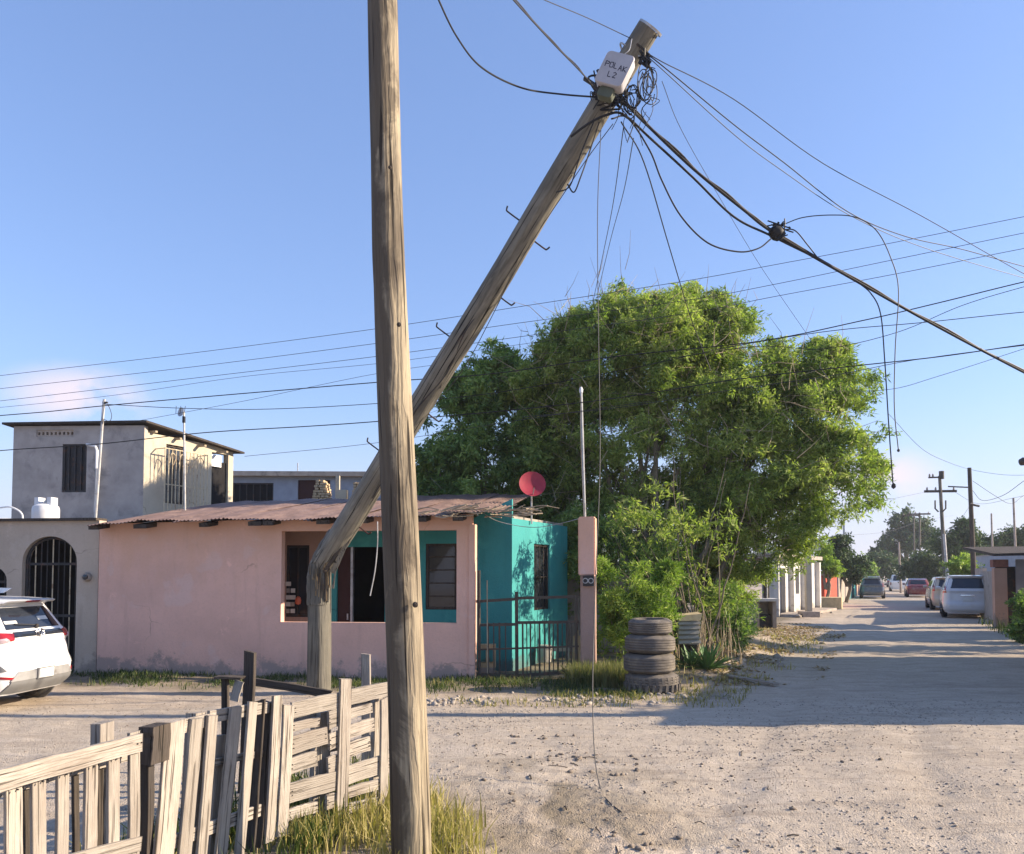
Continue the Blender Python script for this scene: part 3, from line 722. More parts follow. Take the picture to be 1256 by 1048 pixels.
# pierced vent blocks
va, vb = bf(40), bf(86); v0, v1 = onp(60, 536, BP, BU).z, onp(60, 527.5, BP, BU).z; nv = 9
mb = MB(); wallmesh(mb, BP + BU * va + BN * .03, BU, vb - va, v0, v1, .1, [((vb - va) * (i + .25) / nv, (vb - va) * (i + .8) / nv, v0 + .05, v1 - .05) for i in range(nv)], BN)
mb.build('vent_blocks', M['concrete'], blk)
window(blk, BP, SD, SN, bs(201), bs(224), onp(212, 618, BP, SD).z, onp(212, 546, BP, SD).z, .08, M['darkwood'], None, 2, 1, 0)
# projecting window grille
g0, g1 = bs(188), bs(241); gz0, gz1 = onp(212, 640, BP, SD).z, onp(192, 551, BP, SD).z
out = -SN
gp = lambda a, z, d=.32: BP + SD * a + out * d + Vector((0, 0, z))
fr = MB()
for z in (gz0 + .06, (gz0 + gz1) / 2, gz1): fr.bar(gp(g0, z), gp(g1, z), .03, .02)
for a in (g0, g1):
    for z in (gz0 + .06, gz1): fr.bar(gp(a, z, .32), gp(a, z, .0), .025, .02)
gr_o = fr.build('window_grille', M['creamiron'], blk)
for i in range(13):
    a = g0 + (g1 - g0) * i / 12
    MB().tube([gp(a, gz0), gp(a, gz1 + .02)], .013, 5).build('bar', M['creamiron'], gr_o)
for i in range(4):
    a = g0 + (g1 - g0) * (i * 2.6 + 2.2) / 12
    MB(True).tube(catmull([gp(a - .12, gz1 - .35, .33), gp(a - .05, gz1 - .1, .33), gp(a + .08, gz1 - .18, .33), gp(a, gz1 - .4, .33)], 4), .012, 5).build('scroll', M['creamiron'], gr_o)
# door and white panel above it
MB().box(BP + SD * ((bs(257.5) + bs(278)) / 2) + SN * .1 + Vector((0, 0, 3.9)), (bs(278) - bs(257.5), .04, 2.0), SD).build('door', M['dark'], blk)
MB().box(BP + SD * ((bs(257.5) + bs(270)) / 2) + SN * .03 + Vector((0, 0, onp(263, 565, BP, SD).z)), (bs(270) - bs(257.5), .02, .32), SD).build('door_panel', M['bwhite'], blk)
# downpipe on the front
dp = lambda px, py: onp(px, py, BP - BN * .1, BU)
MB(True).tube([dp(106, 545.5), dp(117, 547.5), dp(119, 553), dp(118.5, 575)], .035, 8).build('downpipe', M['bwhite'], blk)
MB(True).tube([dp(119, 575), dp(116, 637)], .03, 8).build('downpipe', M['galv'], blk)
# roof slab with boards and rafters projecting on the street side
rz = zt_ + .02
ra, rb = BP + BU * (bl - .25) - BN * .15, BP + BU * (.05) - BN * .15
rc, rd = BP + SD * (sL + .5) - SN * .45, None
ez = onp(300, 545, BP + out * .45, SD).z
top = [BP + BU * (bl - .2) - BN * .15 + Vector((0, 0, rz)), BP + BU * .12 - BN * .15 + Vector((0, 0, rz + .03)), BP + out * .22 + SD * (sL + .2) + Vector((0, 0, rz - .30)), BP + BU * (bl - .2) + BN * 4.2 + Vector((0, 0, rz - .1))]
MB().prism(top, (0, 0, .05)).build('roof', M['darkwood'], blk)
for i, a in enumerate((.25, .95, 1.7, 2.4)):
    MB().bar(BP + SD * a + SN * .6 + Vector((0, 0, zt_ - .07 - .1 * a)), BP + SD * a + out * (.10 + .1 * a) + Vector((0, 0, zt_ - .10 - .1 * a)), .07, .05).build('rafter', M['twig'], blk)
t = thing('dish_mast', 'thin mast topped by a small round grid antenna, right of the two roof masts', 'mast', FP(226, 632, 2.4))
MB(True).tube([FP(227, 633, 2.4), FP(225.5, 505, 2.4)], .022, 8).build('pole', M['galv'], t)
q = FP(223, 506, 2.4)
MB(True).lathe([(.0, 0), (.05, .005), (.10, .02), (.105, .03), (.05, .012), (0, .008)], q, 14, axis=(-.5, -.8, .15)).build('dish', M['galv'], t)
for k in range(3): MB(True).tube([q + Vector((-.11 + .09 * k, -.05, -.05)), q + Vector((-.1 + .1 * k, -.06, .13))], .006, 5).build('rod', M['iron'], t)
MB().box(FP(225.6, 515, 2.4), (.05, .06, .14)).build('radio', M['iron'], t)

# ------------------------------------------------------------------ far pale building over the roof, brick stacks
FB = at(283, 640, 31); FB.z = 0; FU = azd(88); FN = Vector((-FU.y, FU.x, 0))
ff = lambda px: (onp(px, 704, FB, FU) - FB).dot(FU)
fz = lambda px, py: onp(px, py, FB, FU).z
fb = thing('pale_building', 'long pale grey flat roofed building far behind the rusty roof', 'building', FB.copy())
mb = MB(); zt2 = fz(360, 585)
wallmesh(mb, FB - FU * .6, FU, ff(520) + .6, 0, zt2, .2, [(ff(284) + .6, ff(334) + .6, fz(310, 622), fz(310, 592.5)), (ff(364) + .6, ff(404) + .6, fz(380, 640), fz(380, 589))], FN)
mb.build('front_wall', M['sheet'], fb)
MB().box(FB + FU * (ff(400)) + FN * 2 + Vector((0, 0, zt2 + .09)), (ff(520) - ff(283) + 2.0, 4.6, .18), FU).build('roof', M['concrete'], fb)
window(fb, FB, FU, FN, ff(284), ff(334), fz(310, 622), fz(310, 592.5), .06, M['iron'], M['dark'], 6, 1, 0)
MB().box(FB + FU * ((ff(364) + ff(404)) / 2) + FN * .1 + Vector((0, 0, fz(380, 612))), (ff(404) - ff(364), .04, 1.7), FU).build('door', M['maroon'], fb)
MB().tube([FB + FU * ff(363.5) + Vector((0, 0, zt2 + .1)), FB + FU * ff(363.5) + Vector((0, 0, fz(363, 568)))], .02, 5).build('antenna', M['galv'], fb)
def brick_stack(px0, px1, ytop, Y, label, cols, rows, taper):
    c = at((px0 + px1) / 2, 620, Y); zb = at(380, 618, Y).z; zt__ = at(380, ytop, Y).z
    t = thing('brick_stack', label, 'bricks', (c.x, c.y, 0), 'brick stacks seen over the rusty roof')
    w = (at(px1, 620, Y).x - at(px0, 620, Y).x); bw = w / cols; bh = (zt__ - zb) / rows
    me = None
    MB().box((c.x, c.y, zb / 2), (w * .96, .55, zb)).build('base', M['concrete'], t)
    for r_ in range(rows):
        k = max(1, int(round(cols - taper * r_)))
        for i in range(k):
            for d in (0, 1):
                if me is None:
                    b = MB().box((0, 0, 0), (bw * .92, .24, bh * .86)).build('brick', M['brick'], t, local=True, bevel=.008); me = b.data
                else: b = linkmesh('brick', me, None, t)
                b.location = (-(k * bw) / 2 + bw * (i + .5) + random.uniform(-.02, .02) + (bw * .2 if r_ % 2 else 0), -.14 + .27 * d, zb + bh * (r_ + .5) + .004)
                b.rotation_euler = (0, 0, random.uniform(-.12, .12))
brick_stack(383, 407, 590, 26, 'rounded stack of tan bricks before the maroon door over the roof', 5, 9, .33)
brick_stack(431, 446, 593, 26, 'small stack of pale bricks right of the white stub column', 4, 8, .3)
c = at(418, 615, 26); tag(MB().box((c.x, c.y, 2.5), (.30, .3, 2.3 * 1)).box((c.x + .03, c.y, 4.1), (.36, .32, .92)).box((c.x - .1, c.y, 4.78), (.12, .12, .5)).build('stub_column', M['cream'], recenter=True), 'pale unfinished concrete column between the two brick stacks', 'column')
# ------------------------------------------------------------------ foliage generators
def leafcloud(lobes, ncl, nleaf, spread, llen, lwid, droop=.5, shell=.55, seed=1, subs=12, subr=.36, minz=.05):
    """lobes: (centre, (rx,ry,rz)[, density]); returns verts, quads, tints of kite leaves grouped in sprays"""
    rs = np.random.RandomState(seed); Cs = []; Ts = []
    for lb in lobes:
        c, r = np.array(lb[0], float), np.array(lb[1], float); dens = lb[2] if len(lb) > 2 else 1
        # sub-blobs on and in the lobe
        d = rs.normal(size=(subs, 3)); d /= np.linalg.norm(d, axis=1)[:, None]
        rad = shell + (1.02 - shell) * rs.rand(subs, 1) ** .6
        sc = c + d * r * rad; st = rs.rand(subs)
        k = int(ncl * dens); idx = rs.randint(0, subs, k)
        dd = rs.normal(size=(k, 3)); dd /= np.linalg.norm(dd, axis=1)[:, None]
        p = sc[idx] + dd * (rs.rand(k, 1) ** .45) * r * subr
        Cs.append(p); Ts.append(np.clip(st[idx] * .7 + rs.rand(k) * .3, 0, 1))
    C = np.concatenate(Cs); T = np.concatenate(Ts); keep = C[:, 2] > minz; C = C[keep]; T = T[keep]; m = len(C)
    # each cluster is a spray along an axis
    ax = rs.normal(size=(m, 3)); ax[:, 2] = ax[:, 2] * .4 - droop; ax /= np.linalg.norm(ax, axis=1)[:, None]
    tt = rs.rand(m, nleaf); side = rs.choice([-1, 1], size=(m, nleaf))
    pos = C[:, None, :] + ax[:, None, :] * ((tt - .3) * spread * 2)[..., None] + rs.normal(size=(m, nleaf, 3)) * spread * .12
    rnd = rs.normal(size=(m, 3)); sv = np.cross(ax, rnd); sv /= np.linalg.norm(sv, axis=1)[:, None] + 1e-9
    ld = ax[:, None, :] * .7 + sv[:, None, :] * side[..., None] * .8 + rs.normal(size=(m, nleaf, 3)) * .35
    ld[..., 2] -= droop * .35; ld /= np.linalg.norm(ld, axis=2)[..., None]
    wn_ = np.cross(ld, rs.normal(size=(m, nleaf, 3))); wn_ /= np.linalg.norm(wn_, axis=2)[..., None] + 1e-9
    ln = llen * (.6 + .8 * rs.rand(m, nleaf))[..., None]; wd = lwid * (.6 + .8 * rs.rand(m, nleaf))[..., None]
    a = pos; b = pos + ld * ln * .45 + wn_ * wd * .5; c_ = pos + ld * ln; d_ = pos + ld * ln * .45 - wn_ * wd * .5
    V = np.stack([a, b, c_, d_], 2).reshape(-1, 3); Q = np.arange(len(V)).reshape(-1, 4)
    tint = np.repeat(np.clip(T[:, None] + rs.normal(size=(m, nleaf)) * .2, 0, 1).ravel(), 4)
    return V, Q, tint
def crown(parent, mat, V, Q, tint, name='crown'):
    off = worldloc(parent); me = npmesh(name, V - np.array(off), Q, tint)
    o = linkmesh(name, me, mat, parent); o['kind'] = 'stuff'; return o
def lob(px, py, rp, Y, ry=None, sq=1.0):
    c = at(px, py, Y); r = rp * Y / F
    return (tuple(c), (r, ry if ry else r * 1.1, r * sq))
def branchy(parent, stems, mat, r0, r1, name='trunk', seed=3):
    rs = random.Random(seed)
    for s in stems:
        pts = [Vector(p) for p in s]
        P_ = catmull(pts, 6); n = len(P_)
        P_ = [p + Vector((rs.uniform(-1, 1), rs.uniform(-1, 1), 0)) * .025 for p in P_]
        k = rs.uniform(.7, 1.25)
        MB(True).tube(P_, [(r0 * (1 - i / (n - 1)) + r1 * i / (n - 1)) * k for i in range(n)], 7).build(name, mat, parent)
def twigs(parent, ends, n, length, rad, mat, seed=5, up=.6, name='twigs'):
    rs = random.Random(seed); mb = MB()
    for _ in range(n):
        e = Vector(rs.choice(ends)) + Vector((rs.gauss(0, .35), rs.gauss(0, .35), rs.gauss(0, .35)))
        d = Vector((rs.gauss(0, .6), rs.gauss(0, .6), rs.gauss(up, .5))).normalized() * length * rs.uniform(.4, 1.3)
        mb.tube([e, e + d * .5 + Vector((rs.gauss(0, .05), rs.gauss(0, .05), rs.gauss(0, .05))), e + d], [rad, rad * .7, rad * .3], 4, False)
    o = mb.build(name, mat, parent); o['kind'] = 'stuff'; return o

# main feathery tree right of the teal house
mbase = Vector((3.9, 19.6, 0))
mt = thing('feathery_tree', 'large many stemmed feathery green tree filling the corner behind the gate', 'tree', mbase)
LB = [(755, 440, 70, 17.5), (700, 478, 52, 18), (825, 425, 68, 17), (885, 455, 72, 16.6), (700, 415, 30, 18), (760, 395, 36, 17.6), (880, 402, 32, 17), (820, 395, 30, 17.3),
      (950, 500, 75, 16.6), (1000, 525, 62, 16.2), (1015, 590, 58, 16), (950, 590, 78, 16.4), (880, 560, 80, 17), (810, 530, 80, 17.2), (740, 545, 68, 17.8),
      (775, 610, 62, 17.8), (1005, 465, 42, 16.6), (940, 660, 56, 17), (880, 650, 50, 17.6), (850, 480, 70, 18.5), (930, 540, 70, 18.5), (700, 600, 50, 18.4), (885, 715, 36, 18)]
LB += [(690, 520, 55, 18.2), (660, 470, 34, 18.2), (700, 650, 60, 19), (760, 670, 60, 18.6), (830, 650, 62, 18.2), (900, 620, 60, 17.6), (960, 620, 60, 17.2), (870, 500, 80, 17.6), (790, 470, 70, 17.4), (970, 470, 48, 17)]
LB = [(a, b, c * 1.0, d + 2.5) for a, b, c, d in LB]
lobes = [lob(*l) for l in LB]
sp = [(735, 378, 20, 17.6), (668, 425, 18, 18), (905, 392, 18, 17), (1058, 472, 24, 16), (1062, 540, 22, 16), (1066, 600, 22, 16), (955, 440, 20, 16.6), (675, 455, 30, 18), (1035, 500, 24, 16.2)]
rq = random.Random(77)
for _ in range(110):
    l = rq.choice(LB); an = rq.uniform(-.35, 3.5)
    q_ = (l[0] + math.cos(an) * l[2] * rq.uniform(.95, 1.12), l[1] - math.sin(an) * l[2] * rq.uniform(.95, 1.12), rq.uniform(9, 17), l[3] - 2.5 + rq.uniform(-.8, .8))
    if q_[0] < 1078: sp.append(q_)
lobes2 = [lob(a, b, c, d + 2.5) for a, b, c, d in sp]
V, Q, tn = leafcloud(lobes, 640, 18, .19, .115, .028, .45, .42, 11, 36, .25)
V2, Q2, t2_ = leafcloud(lobes2, 60, 17, .18, .12, .028, .5, .3, 12, 7, .45)
V3, Q3, t3_ = leafcloud([lob(760, 640, 34, 17.6), lob(795, 620, 40, 17.6), lob(830, 650, 40, 17.4), lob(800, 645, 34, 16.1), lob(775, 625, 26, 16.0), lob(840, 640, 36, 16.3), lob(880, 650, 34, 16.4), lob(860, 710, 40, 17.2), lob(880, 745, 28, 17.4)], 38, 16, .17, .115, .027, .4, .1, 13, 14, .3)
crown(mt, M['leafA'], np.concatenate([V, V2, V3]), np.concatenate([Q, Q2 + len(V), Q3 + len(V) + len(V2)]), np.concatenate([tn, t2_, t3_]))
rs = random.Random(21); stems = []; ends = []
for k in range(20):
    l = LB[(k * 7) % len(LB)]
    e = at(l[0] + rs.uniform(-12, 12), l[1] + rs.uniform(-5, 10), l[3])
    b = mbase + Vector((rs.uniform(-1.0, .9), rs.uniform(-.5, .6), -.05))
    m1 = b.lerp(e, .35) + Vector((rs.uniform(-.3, .3), rs.uniform(-.3, .1), .7)); m2 = b.lerp(e, .7) + Vector((rs.uniform(-.2, .2), 0, .5))
    stems.append([b, m1, m2, e]); ends += [m2, e, e.lerp(m2, .5)]
branchy(mt, stems, M['bark'], .075, .018, 'trunk', 4)
extra = []
for k in range(26):
    px = rs.uniform(812, 882); b = at(px, 790, 16.7 + rs.uniform(0, .9)); b.z = 0
    e = at(px + rs.uniform(-115, 70) , rs.uniform(540, 700), b.y + rs.uniform(-.4, 1.0)); extra.append([b, b.lerp(e, .5) + Vector((rs.uniform(-.12, .12), 0, 0)), e])
branchy(mt, extra, M['bark'], .02, .006, 'stem', 9)
twigs(mt, ends + [Vector(l[0]) for l in lobes], 520, 1.1, .011, M['twig'], 6, .3)
twigs(mt, [Vector(l[0]) - Vector((0, l[1][1] * .8, 0)) for l in lobes], 420, .8, .008, M['twig'], 16, .4)
twigs(mt, [Vector(l[0]) + Vector((0, 0, l[1][2] * .8)) for l in lobes[:9] + lobes2[:3]], 45, .9, .008, M['bark'], 8, 1.2, 'top_twigs')

# darker tree behind the roof
lt = thing('dark_tree', 'darker leafy tree behind the rusty roof left of the feathery tree', 'tree', (at(590, 700, 21.5).x, 21.5, 0))
LB2 = [(a, b, c * 1.05, d + 1.2) for a, b, c, d in [(600, 478, 42, 20), (560, 525, 46, 20), (620, 525, 56, 20), (538, 575, 38, 20), (590, 580, 55, 20), (650, 560, 50, 20), (660, 500, 40, 20), (640, 610, 40, 20.4), (530, 610, 30, 20.2), (690, 540, 48, 20.5), (575, 610, 38, 20.5), (615, 448, 26, 20), (570, 480, 22, 20), (640, 470, 26, 20), (680, 600, 45, 20.4), (665, 640, 35, 20.4)]]
V, Q, tn = leafcloud([lob(*l) for l in LB2], 470, 14, .18, .15, .042, .3, .45, 31, 26, .27)
crown(lt, M['leafB'], V, Q, tn)
b = Vector(lt.location); st = []
for k in range(9):
    l = LB2[(k * 5) % len(LB2)]; e = at(l[0], l[1], l[3]); st.append([b + Vector((rs.uniform(-.3, .3), 0, 0)), b.lerp(e, .4) + Vector((0, 0, .6)), e])
branchy(lt, st, M['bark'], .11, .02, 'trunk', 5)
twigs(lt, [at(l[0], l[1], l[3]) for l in LB2], 170, .9, .009, M['bark'], 9, .3)

# bright bush behind the pink pillar, undergrowth and dry canes
sb = thing('bright_shrub', 'bright green bushy shrub just right of the pink gate pillar', 'shrub', (at(775, 760, 15).x, 15.0, 0))
V, Q, tn = leafcloud([lob(765, 720, 30, 14.9), lob(800, 735, 32, 15), lob(750, 750, 28, 14.9), lob(790, 765, 34, 15), lob(760, 785, 32, 15), lob(815, 705, 18, 15.1), lob(735, 700, 16, 15)], 300, 14, .10, .10, .018, -.1, .3, 41, 12, .4)
crown(sb, M['leafC'], V, Q, tn); 
branchy(sb, [[sb.location + Vector((rs.uniform(-.25, .25), 0, 0)), at(750 + 14 * k, 760, 15), at(745 + 18 * k, 725, 15)] for k in range(5)], M['twig'], .02, .006, 'stem', 12)
ub = thing('undergrowth', 'dark green brush thicket under the feathery tree behind the tyres', 'bushes', (at(870, 760, 18).x, 18, 0))
V, Q, tn = leafcloud([lob(x, y, r, d) for x, y, r, d in ((830, 700, 40, 18.8), (880, 740, 36, 18.4), (900, 770, 22, 17.2), (845, 760, 30, 18.2), (785, 690, 46, 18), (740, 680, 40, 18.4), (700, 650, 40, 19.4), (700, 720, 40, 19.4))], 260, 12, .14, .12, .03, .1, .3, 43, 12, .4)
o = crown(ub, M['leafB'], V, Q, tn)
mb = MB(); 
for k in range(110):
    px = random.uniform(830, 915); d = random.uniform(15.6, 17.8); b = at(px, 780, d); b.z = gz(b.x, b.y)
    h = random.uniform(.25, .95) * (1.1 if px < 905 else .7)
    lean = Vector((random.gauss(0, .10), random.gauss(0, .08), 1)) * h
    mb.tube([b, b + lean * .5, b + lean + Vector((random.gauss(0, .05), 0, 0))], [.007, .006, .003], 4, False)
tag(mb.build('dry_canes', M['twig']), 'patch of dry upright canes at the foot of the feathery tree', 'dry canes', kind='stuff')

# ------------------------------------------------------------------ grass
def grass(name, pts, h, mat, label, seed=1, w=.006, lean=.35, tb=.5):
    rs = np.random.RandomState(seed); P_ = np.asarray(pts, float); n = len(P_)
    hh = h * (.45 + .9 * rs.rand(n)); a = rs.rand(n) * 6.283; l = np.abs(rs.normal(size=n)) * lean
    dx, dy = np.cos(a) * l, np.sin(a) * l; b = rs.rand(n) * 3.14; wx, wy = np.cos(b) * w * (.6 + rs.rand(n)), np.sin(b) * w * (.6 + rs.rand(n))
    z0 = gh(P_[:, 0], P_[:, 1]) - .01
    def lay(t, ww): 
        x = P_[:, 0] + dx * hh * t * t; y = P_[:, 1] + dy * hh * t * t; z = z0 + hh * t * (1 - .25 * l * t)
        return np.stack([x - wx * ww, y - wy * ww, z], -1), np.stack([x + wx * ww, y + wy * ww, z], -1)
    L_ = []
    for t, ww in ((0, 1), (.55, .8), (1, .12)): L_ += list(lay(t, ww))
    V = np.stack(L_, 1).reshape(-1, 3); k = np.arange(n)[:, None] * 6
    Q = np.concatenate([k + np.array([[0, 1, 3, 2]]), k + np.array([[2, 3, 5, 4]])], 0)
    t_ = np.repeat(np.clip(tb + rs.normal(size=n) * .2 + (fbm(P_[:, 0] * 2, P_[:, 1] * 2, 2) - .37) * .8, 0, 1), 6)
    return tag(linkmesh(name, npmesh(name, V, Q, t_), mat), label, 'grass', kind='stuff')
def scatter(n, x0, x1, y0, y1, f, seed=1):
    rs = np.random.RandomState(seed); x = rs.uniform(x0, x1, n); y = rs.uniform(y0, y1, n)
    return np.stack([x, y], -1)[rs.rand(n) < f(x, y)]
clump = lambda x, y, s=1.4, lo=.34, hi=.55: np.clip((fbm(x * s + 3, y * s, 3) - lo) / (hi - lo), 0, 1)
fx = lambda y: -2.35 + (y - 2.6) * .36
# tall yellow grass round the fence and the near pole
grass('grass', scatter(30000, -3.4, .5, 3.4, 6.9, lambda x, y: np.clip(1.25 - np.abs(x - fx(y) - .45) / (.75 + .12 * (y - 3)), 0, 1) * clump(x, y, 1.2, .2, .45) * np.clip((6.9 - y) * 1.2, 0, 1) * np.clip((-.02 - (y - 5.3) * .42 - x + (fbm(x * 3, y * 3, 2) - .37) * .5) / .3, 0, 1), 3), .21, M['grassY'], 'tall dry yellow green grass along the pallet fence and round the near pole', 5, .005, .45, .55)
grass('grass', scatter(16000, -4.4, -1.2, 3.2, 7.6, lambda x, y: (x < fx(y) + .1) * np.clip(1.5 - (fx(y) - x) / 1.0, 0, 1) * clump(x, y, 1.6, .3, .5), 8), .22, M['grassG'], 'green weeds in the narrow strip behind the pallet fence', 6, .006, .5, .5)
fyl = lambda x: P0.y + (x - P0.x) * U.y / U.x
grass('grass', scatter(42000, -9, 2.0, 11.2, 15.6, lambda x, y: (y < fyl(x) - .04) * np.clip((y - fyl(x) + 1.9 + (fbm(x, y, 3) - .44) * 1.8) / .9, 0, 1) ** 1.2 * clump(x, y, 1.3, .32, .55), 4), .10, M['grassG'], 'low dark green grass strip at the foot of the pink house and gate', 7, .006, .6, .35)
grass('grass', scatter(3800, -1.3, 4.2, 11.2, 14.3, lambda x, y: clump(x, y, 2.6, .42, .56) * (x < road_left(y) + .3), 14), .10, M['grassY'], 'yellowing tufts on the rubble verge round the tyre stack', 9, .006, .6, .25)
grass('grass', scatter(4500, .95, 1.95, 13.3, 14.2, lambda x, y: clump(x, y, 2, .2, .4), 24), .32, M['grassG'], 'lush green grass tuft at the foot of the pink pillar', 11, .007, .4, .7)
grass('grass', scatter(15000, 2.6, 8.5, 12.5, 28, lambda x, y: (x < road_left(y) + .9) * clump(x, y, 1.2, .36, .55) * .4, 34), .13, M['grassY'], 'dry straw grass on the street verge under the feathery tree', 10, .008, .7, .6)
grass('grass', scatter(6000, 9, 22, 14, 30, lambda x, y: (x > 8.3 + (y - 10.1) * .453) * (x < 10.4 + (y - 10.1) * .453), 44), .35, M['grassG'], 'shaded weeds along the right side of the street', 12, .012, .5, .4)
# dry leaf litter
def litter(name, pts, s, mat, label, seed):
    rs = np.random.RandomState(seed); P_ = np.asarray(pts); n = len(P_)
    c = np.stack([P_[:, 0], P_[:, 1], gh(P_[:, 0], P_[:, 1]) + .008 + rs.rand(n) * .02], -1)
    a = rs.rand(n) * 6.28; u = np.stack([np.cos(a), np.sin(a), rs.normal(size=n) * .3], -1) * s; v = np.stack([-np.sin(a), np.cos(a), rs.normal(size=n) * .3], -1) * s * .45
    V = np.stack([c - u, c + v, c + u, c - v], 1).reshape(-1, 3); Q = np.arange(4 * n).reshape(-1, 4)
    return tag(linkmesh(name, npmesh(name, V, Q, np.repeat(rs.rand(n), 4)), mat), label, 'leaf litter', kind='stuff')
litter('leaf_litter', scatter(30000, 3.0, 11.0, 13.5, 30, lambda x, y: (x < road_left(y) + 1.3) * (x > road_left(y) - 2.6) * clump(x, y, 1.0, .35, .6), 61), .05, M['litter'], 'brown dry leaves strewn on the street verge below the tree', 62)

litter('ground_debris', scatter(5200, -3.0, 7.5, 4.3, 10.5, lambda x, y: np.clip(np.exp(-((x - .9 + (y - 6) * .12) / .9) ** 2) + .10, 0, 1) * clump(x, y, 2.4, .46, .56), 65), .018, M['litter2'], 'flat dark leaf and bark scraps strewn over the dirt crossing', 66)
mbk = MB(); rk = random.Random(19)
for k in range(26):
    x = rk.gauss(1.1, 1.2); y = rk.uniform(4.8, 9.5); z = gz(x, y) + .008; a = rk.uniform(0, 3.14); l = rk.uniform(.05, .26)
    mbk.tube([(x, y, z), (x + l * .5 * math.cos(a), y + l * .5 * math.sin(a), z + .006), (x + l * math.cos(a + .04), y + l * math.sin(a + .04), gz(x + l * math.cos(a), y + l * math.sin(a)) + .006)], rk.uniform(.003, .007), 5)
tag(mbk.build('fallen_twigs', M['darkwood']), 'short dark sticks lying scattered on the dirt right of the near pole', 'sticks', kind='stuff')
# ------------------------------------------------------------------ stones
def stones(name, pts, smin, smax, mat, label, cat, seed, flat=.6, ztop=0):
    rs = np.random.RandomState(seed); P_ = np.asarray(pts, float); n = len(P_)
    bm = bmesh.new(); bmesh.ops.create_icosphere(bm, subdivisions=1, radius=1); base = np.array([v.co[:] for v in bm.verts]); fa_ = np.array([[v.index for v in f.verts] for f in bm.faces]); bm.free()
    s = smin + (smax - smin) * rs.rand(n) ** 2.5
    J = 1 + rs.normal(size=(n, len(base), 1)) * .22
    ang = rs.rand(n) * 6.28; ca, sa = np.cos(ang), np.sin(ang)
    B = base[None] * J * np.stack([s, s * (.55 + .45 * rs.rand(n)), s * flat * (.6 + .6 * rs.rand(n))], -1)[:, None, :]
    X = B[..., 0] * ca[:, None] - B[..., 1] * sa[:, None]; Y = B[..., 0] * sa[:, None] + B[..., 1] * ca[:, None]
    z = gh(P_[:, 0], P_[:, 1]) + s * flat * .35 + ztop
    V = np.stack([X + P_[:, 0, None], Y + P_[:, 1, None], B[..., 2] + z[:, None]], -1).reshape(-1, 3)
    Q = (np.arange(n)[:, None, None] * len(base) + fa_[None]).reshape(-1, 3)
    return tag(linkmesh(name, npmesh(name, V, Q), mat), label, cat, kind='stuff')
vy = lambda x: 11.55 + .10 * x + (vn(x * .7, x * 0) - .5) * .5
stones('rubble', scatter(3400, -1.3, 3.3, 11.0, 13.0, lambda x, y: np.exp(-((y - vy(x) - .38) / .42) ** 2) * clump(x, y, 1.8, .34, .5), 71), .008, .06, M['stone'], 'line of pale broken rubble along the verge before the tyre stack', 'rubble', 72)
stones('gravel', scatter(22000, -1.5, 8.5, 4.2, 11.8, lambda x, y: .08 + .92 * clump(x, y, 1.1, .40, .56), 73), .003, .017, M['stone'], 'small pale stones scattered over the dirt crossing', 'gravel', 74)
stones('gravel', scatter(14000, -7, 9, 4.2, 12.5, lambda x, y: .05 + .95 * clump(x, y, 1.3, .44, .58), 77), .003, .012, M['clod'], 'small dark stones scattered over the dirt crossing', 'gravel', 78)
stones('dirt_clods', scatter(2600, -.3, 4.6, 4.2, 9.2, lambda x, y: np.clip(np.exp(-((x - .9 + (y - 6) * .12) / .8) ** 2) + .04, 0, 1) * clump(x, y, 2.0, .46, .54), 75), .004, .034, M['clod'], 'loose dark clods in the rutted dirt right of the near pole', 'dirt clods', 76)
stones('rubble', scatter(500, 4.0, 8.5, 16, 27, lambda x, y: np.exp(-((x - road_left(y) + .1) / .5) ** 2), 79), .02, .10, M['stone'], 'stones scattered along the edge of the street under the tree', 'rubble', 80)
stones('rubble', scatter(160, 11, 17, 33, 44, lambda x, y: np.exp(-((x - 12.6 - (y - 35) * .56) / .5) ** 2), 81), .05, .22, M['stone'], 'pale debris heaped before the white wall up the street', 'rubble', 82)

# hummocks: agave-like plants
def agave(px, py, r, n, label, seed):
    b = gnd(px, py); b.z = gz(b.x, b.y); rs = random.Random(seed)
    t = thing('agave', label, 'plant', b)
    for k in range(n):
        a = k * 2.399 + rs.uniform(-.2, .2); el_ = R(rs.uniform(12, 72)); L = r * rs.uniform(.7, 1.15)
        d = Vector((math.cos(a), math.sin(a), 0)); s = Vector((-d.y, d.x, 0)); mb = MB(True); vs = []
        for i in range(5):
            f_ = i / 4; p = b + d * (.03 + L * f_ * math.cos(el_)) + Vector((0, 0, L * f_ * math.sin(el_) - .12 * L * f_ * f_)); w = .028 * (1 - f_ ** 2.2) * (.8 + .6 * f_) + .002
            vs += [p - s * w + Vector((0, 0, .012 * (1 - f_))), p + Vector((0, 0, -.006)), p + s * w + Vector((0, 0, .012 * (1 - f_)))]
        fs2 = []
        for i in range(4):
            for j in range(2): k_ = i * 3 + j; fs2.append((k_, k_ + 1, k_ + 4, k_ + 3))
        mb.add(vs, fs2).build('leaf', M['agave'], t)
agave(868, 828, .6, 70, 'spiky agave plant in front of the white foam box beside the tyres', 1)
agave(848, 827, .45, 40, 'smaller spiky agave plant tight against the tyre stack', 2)
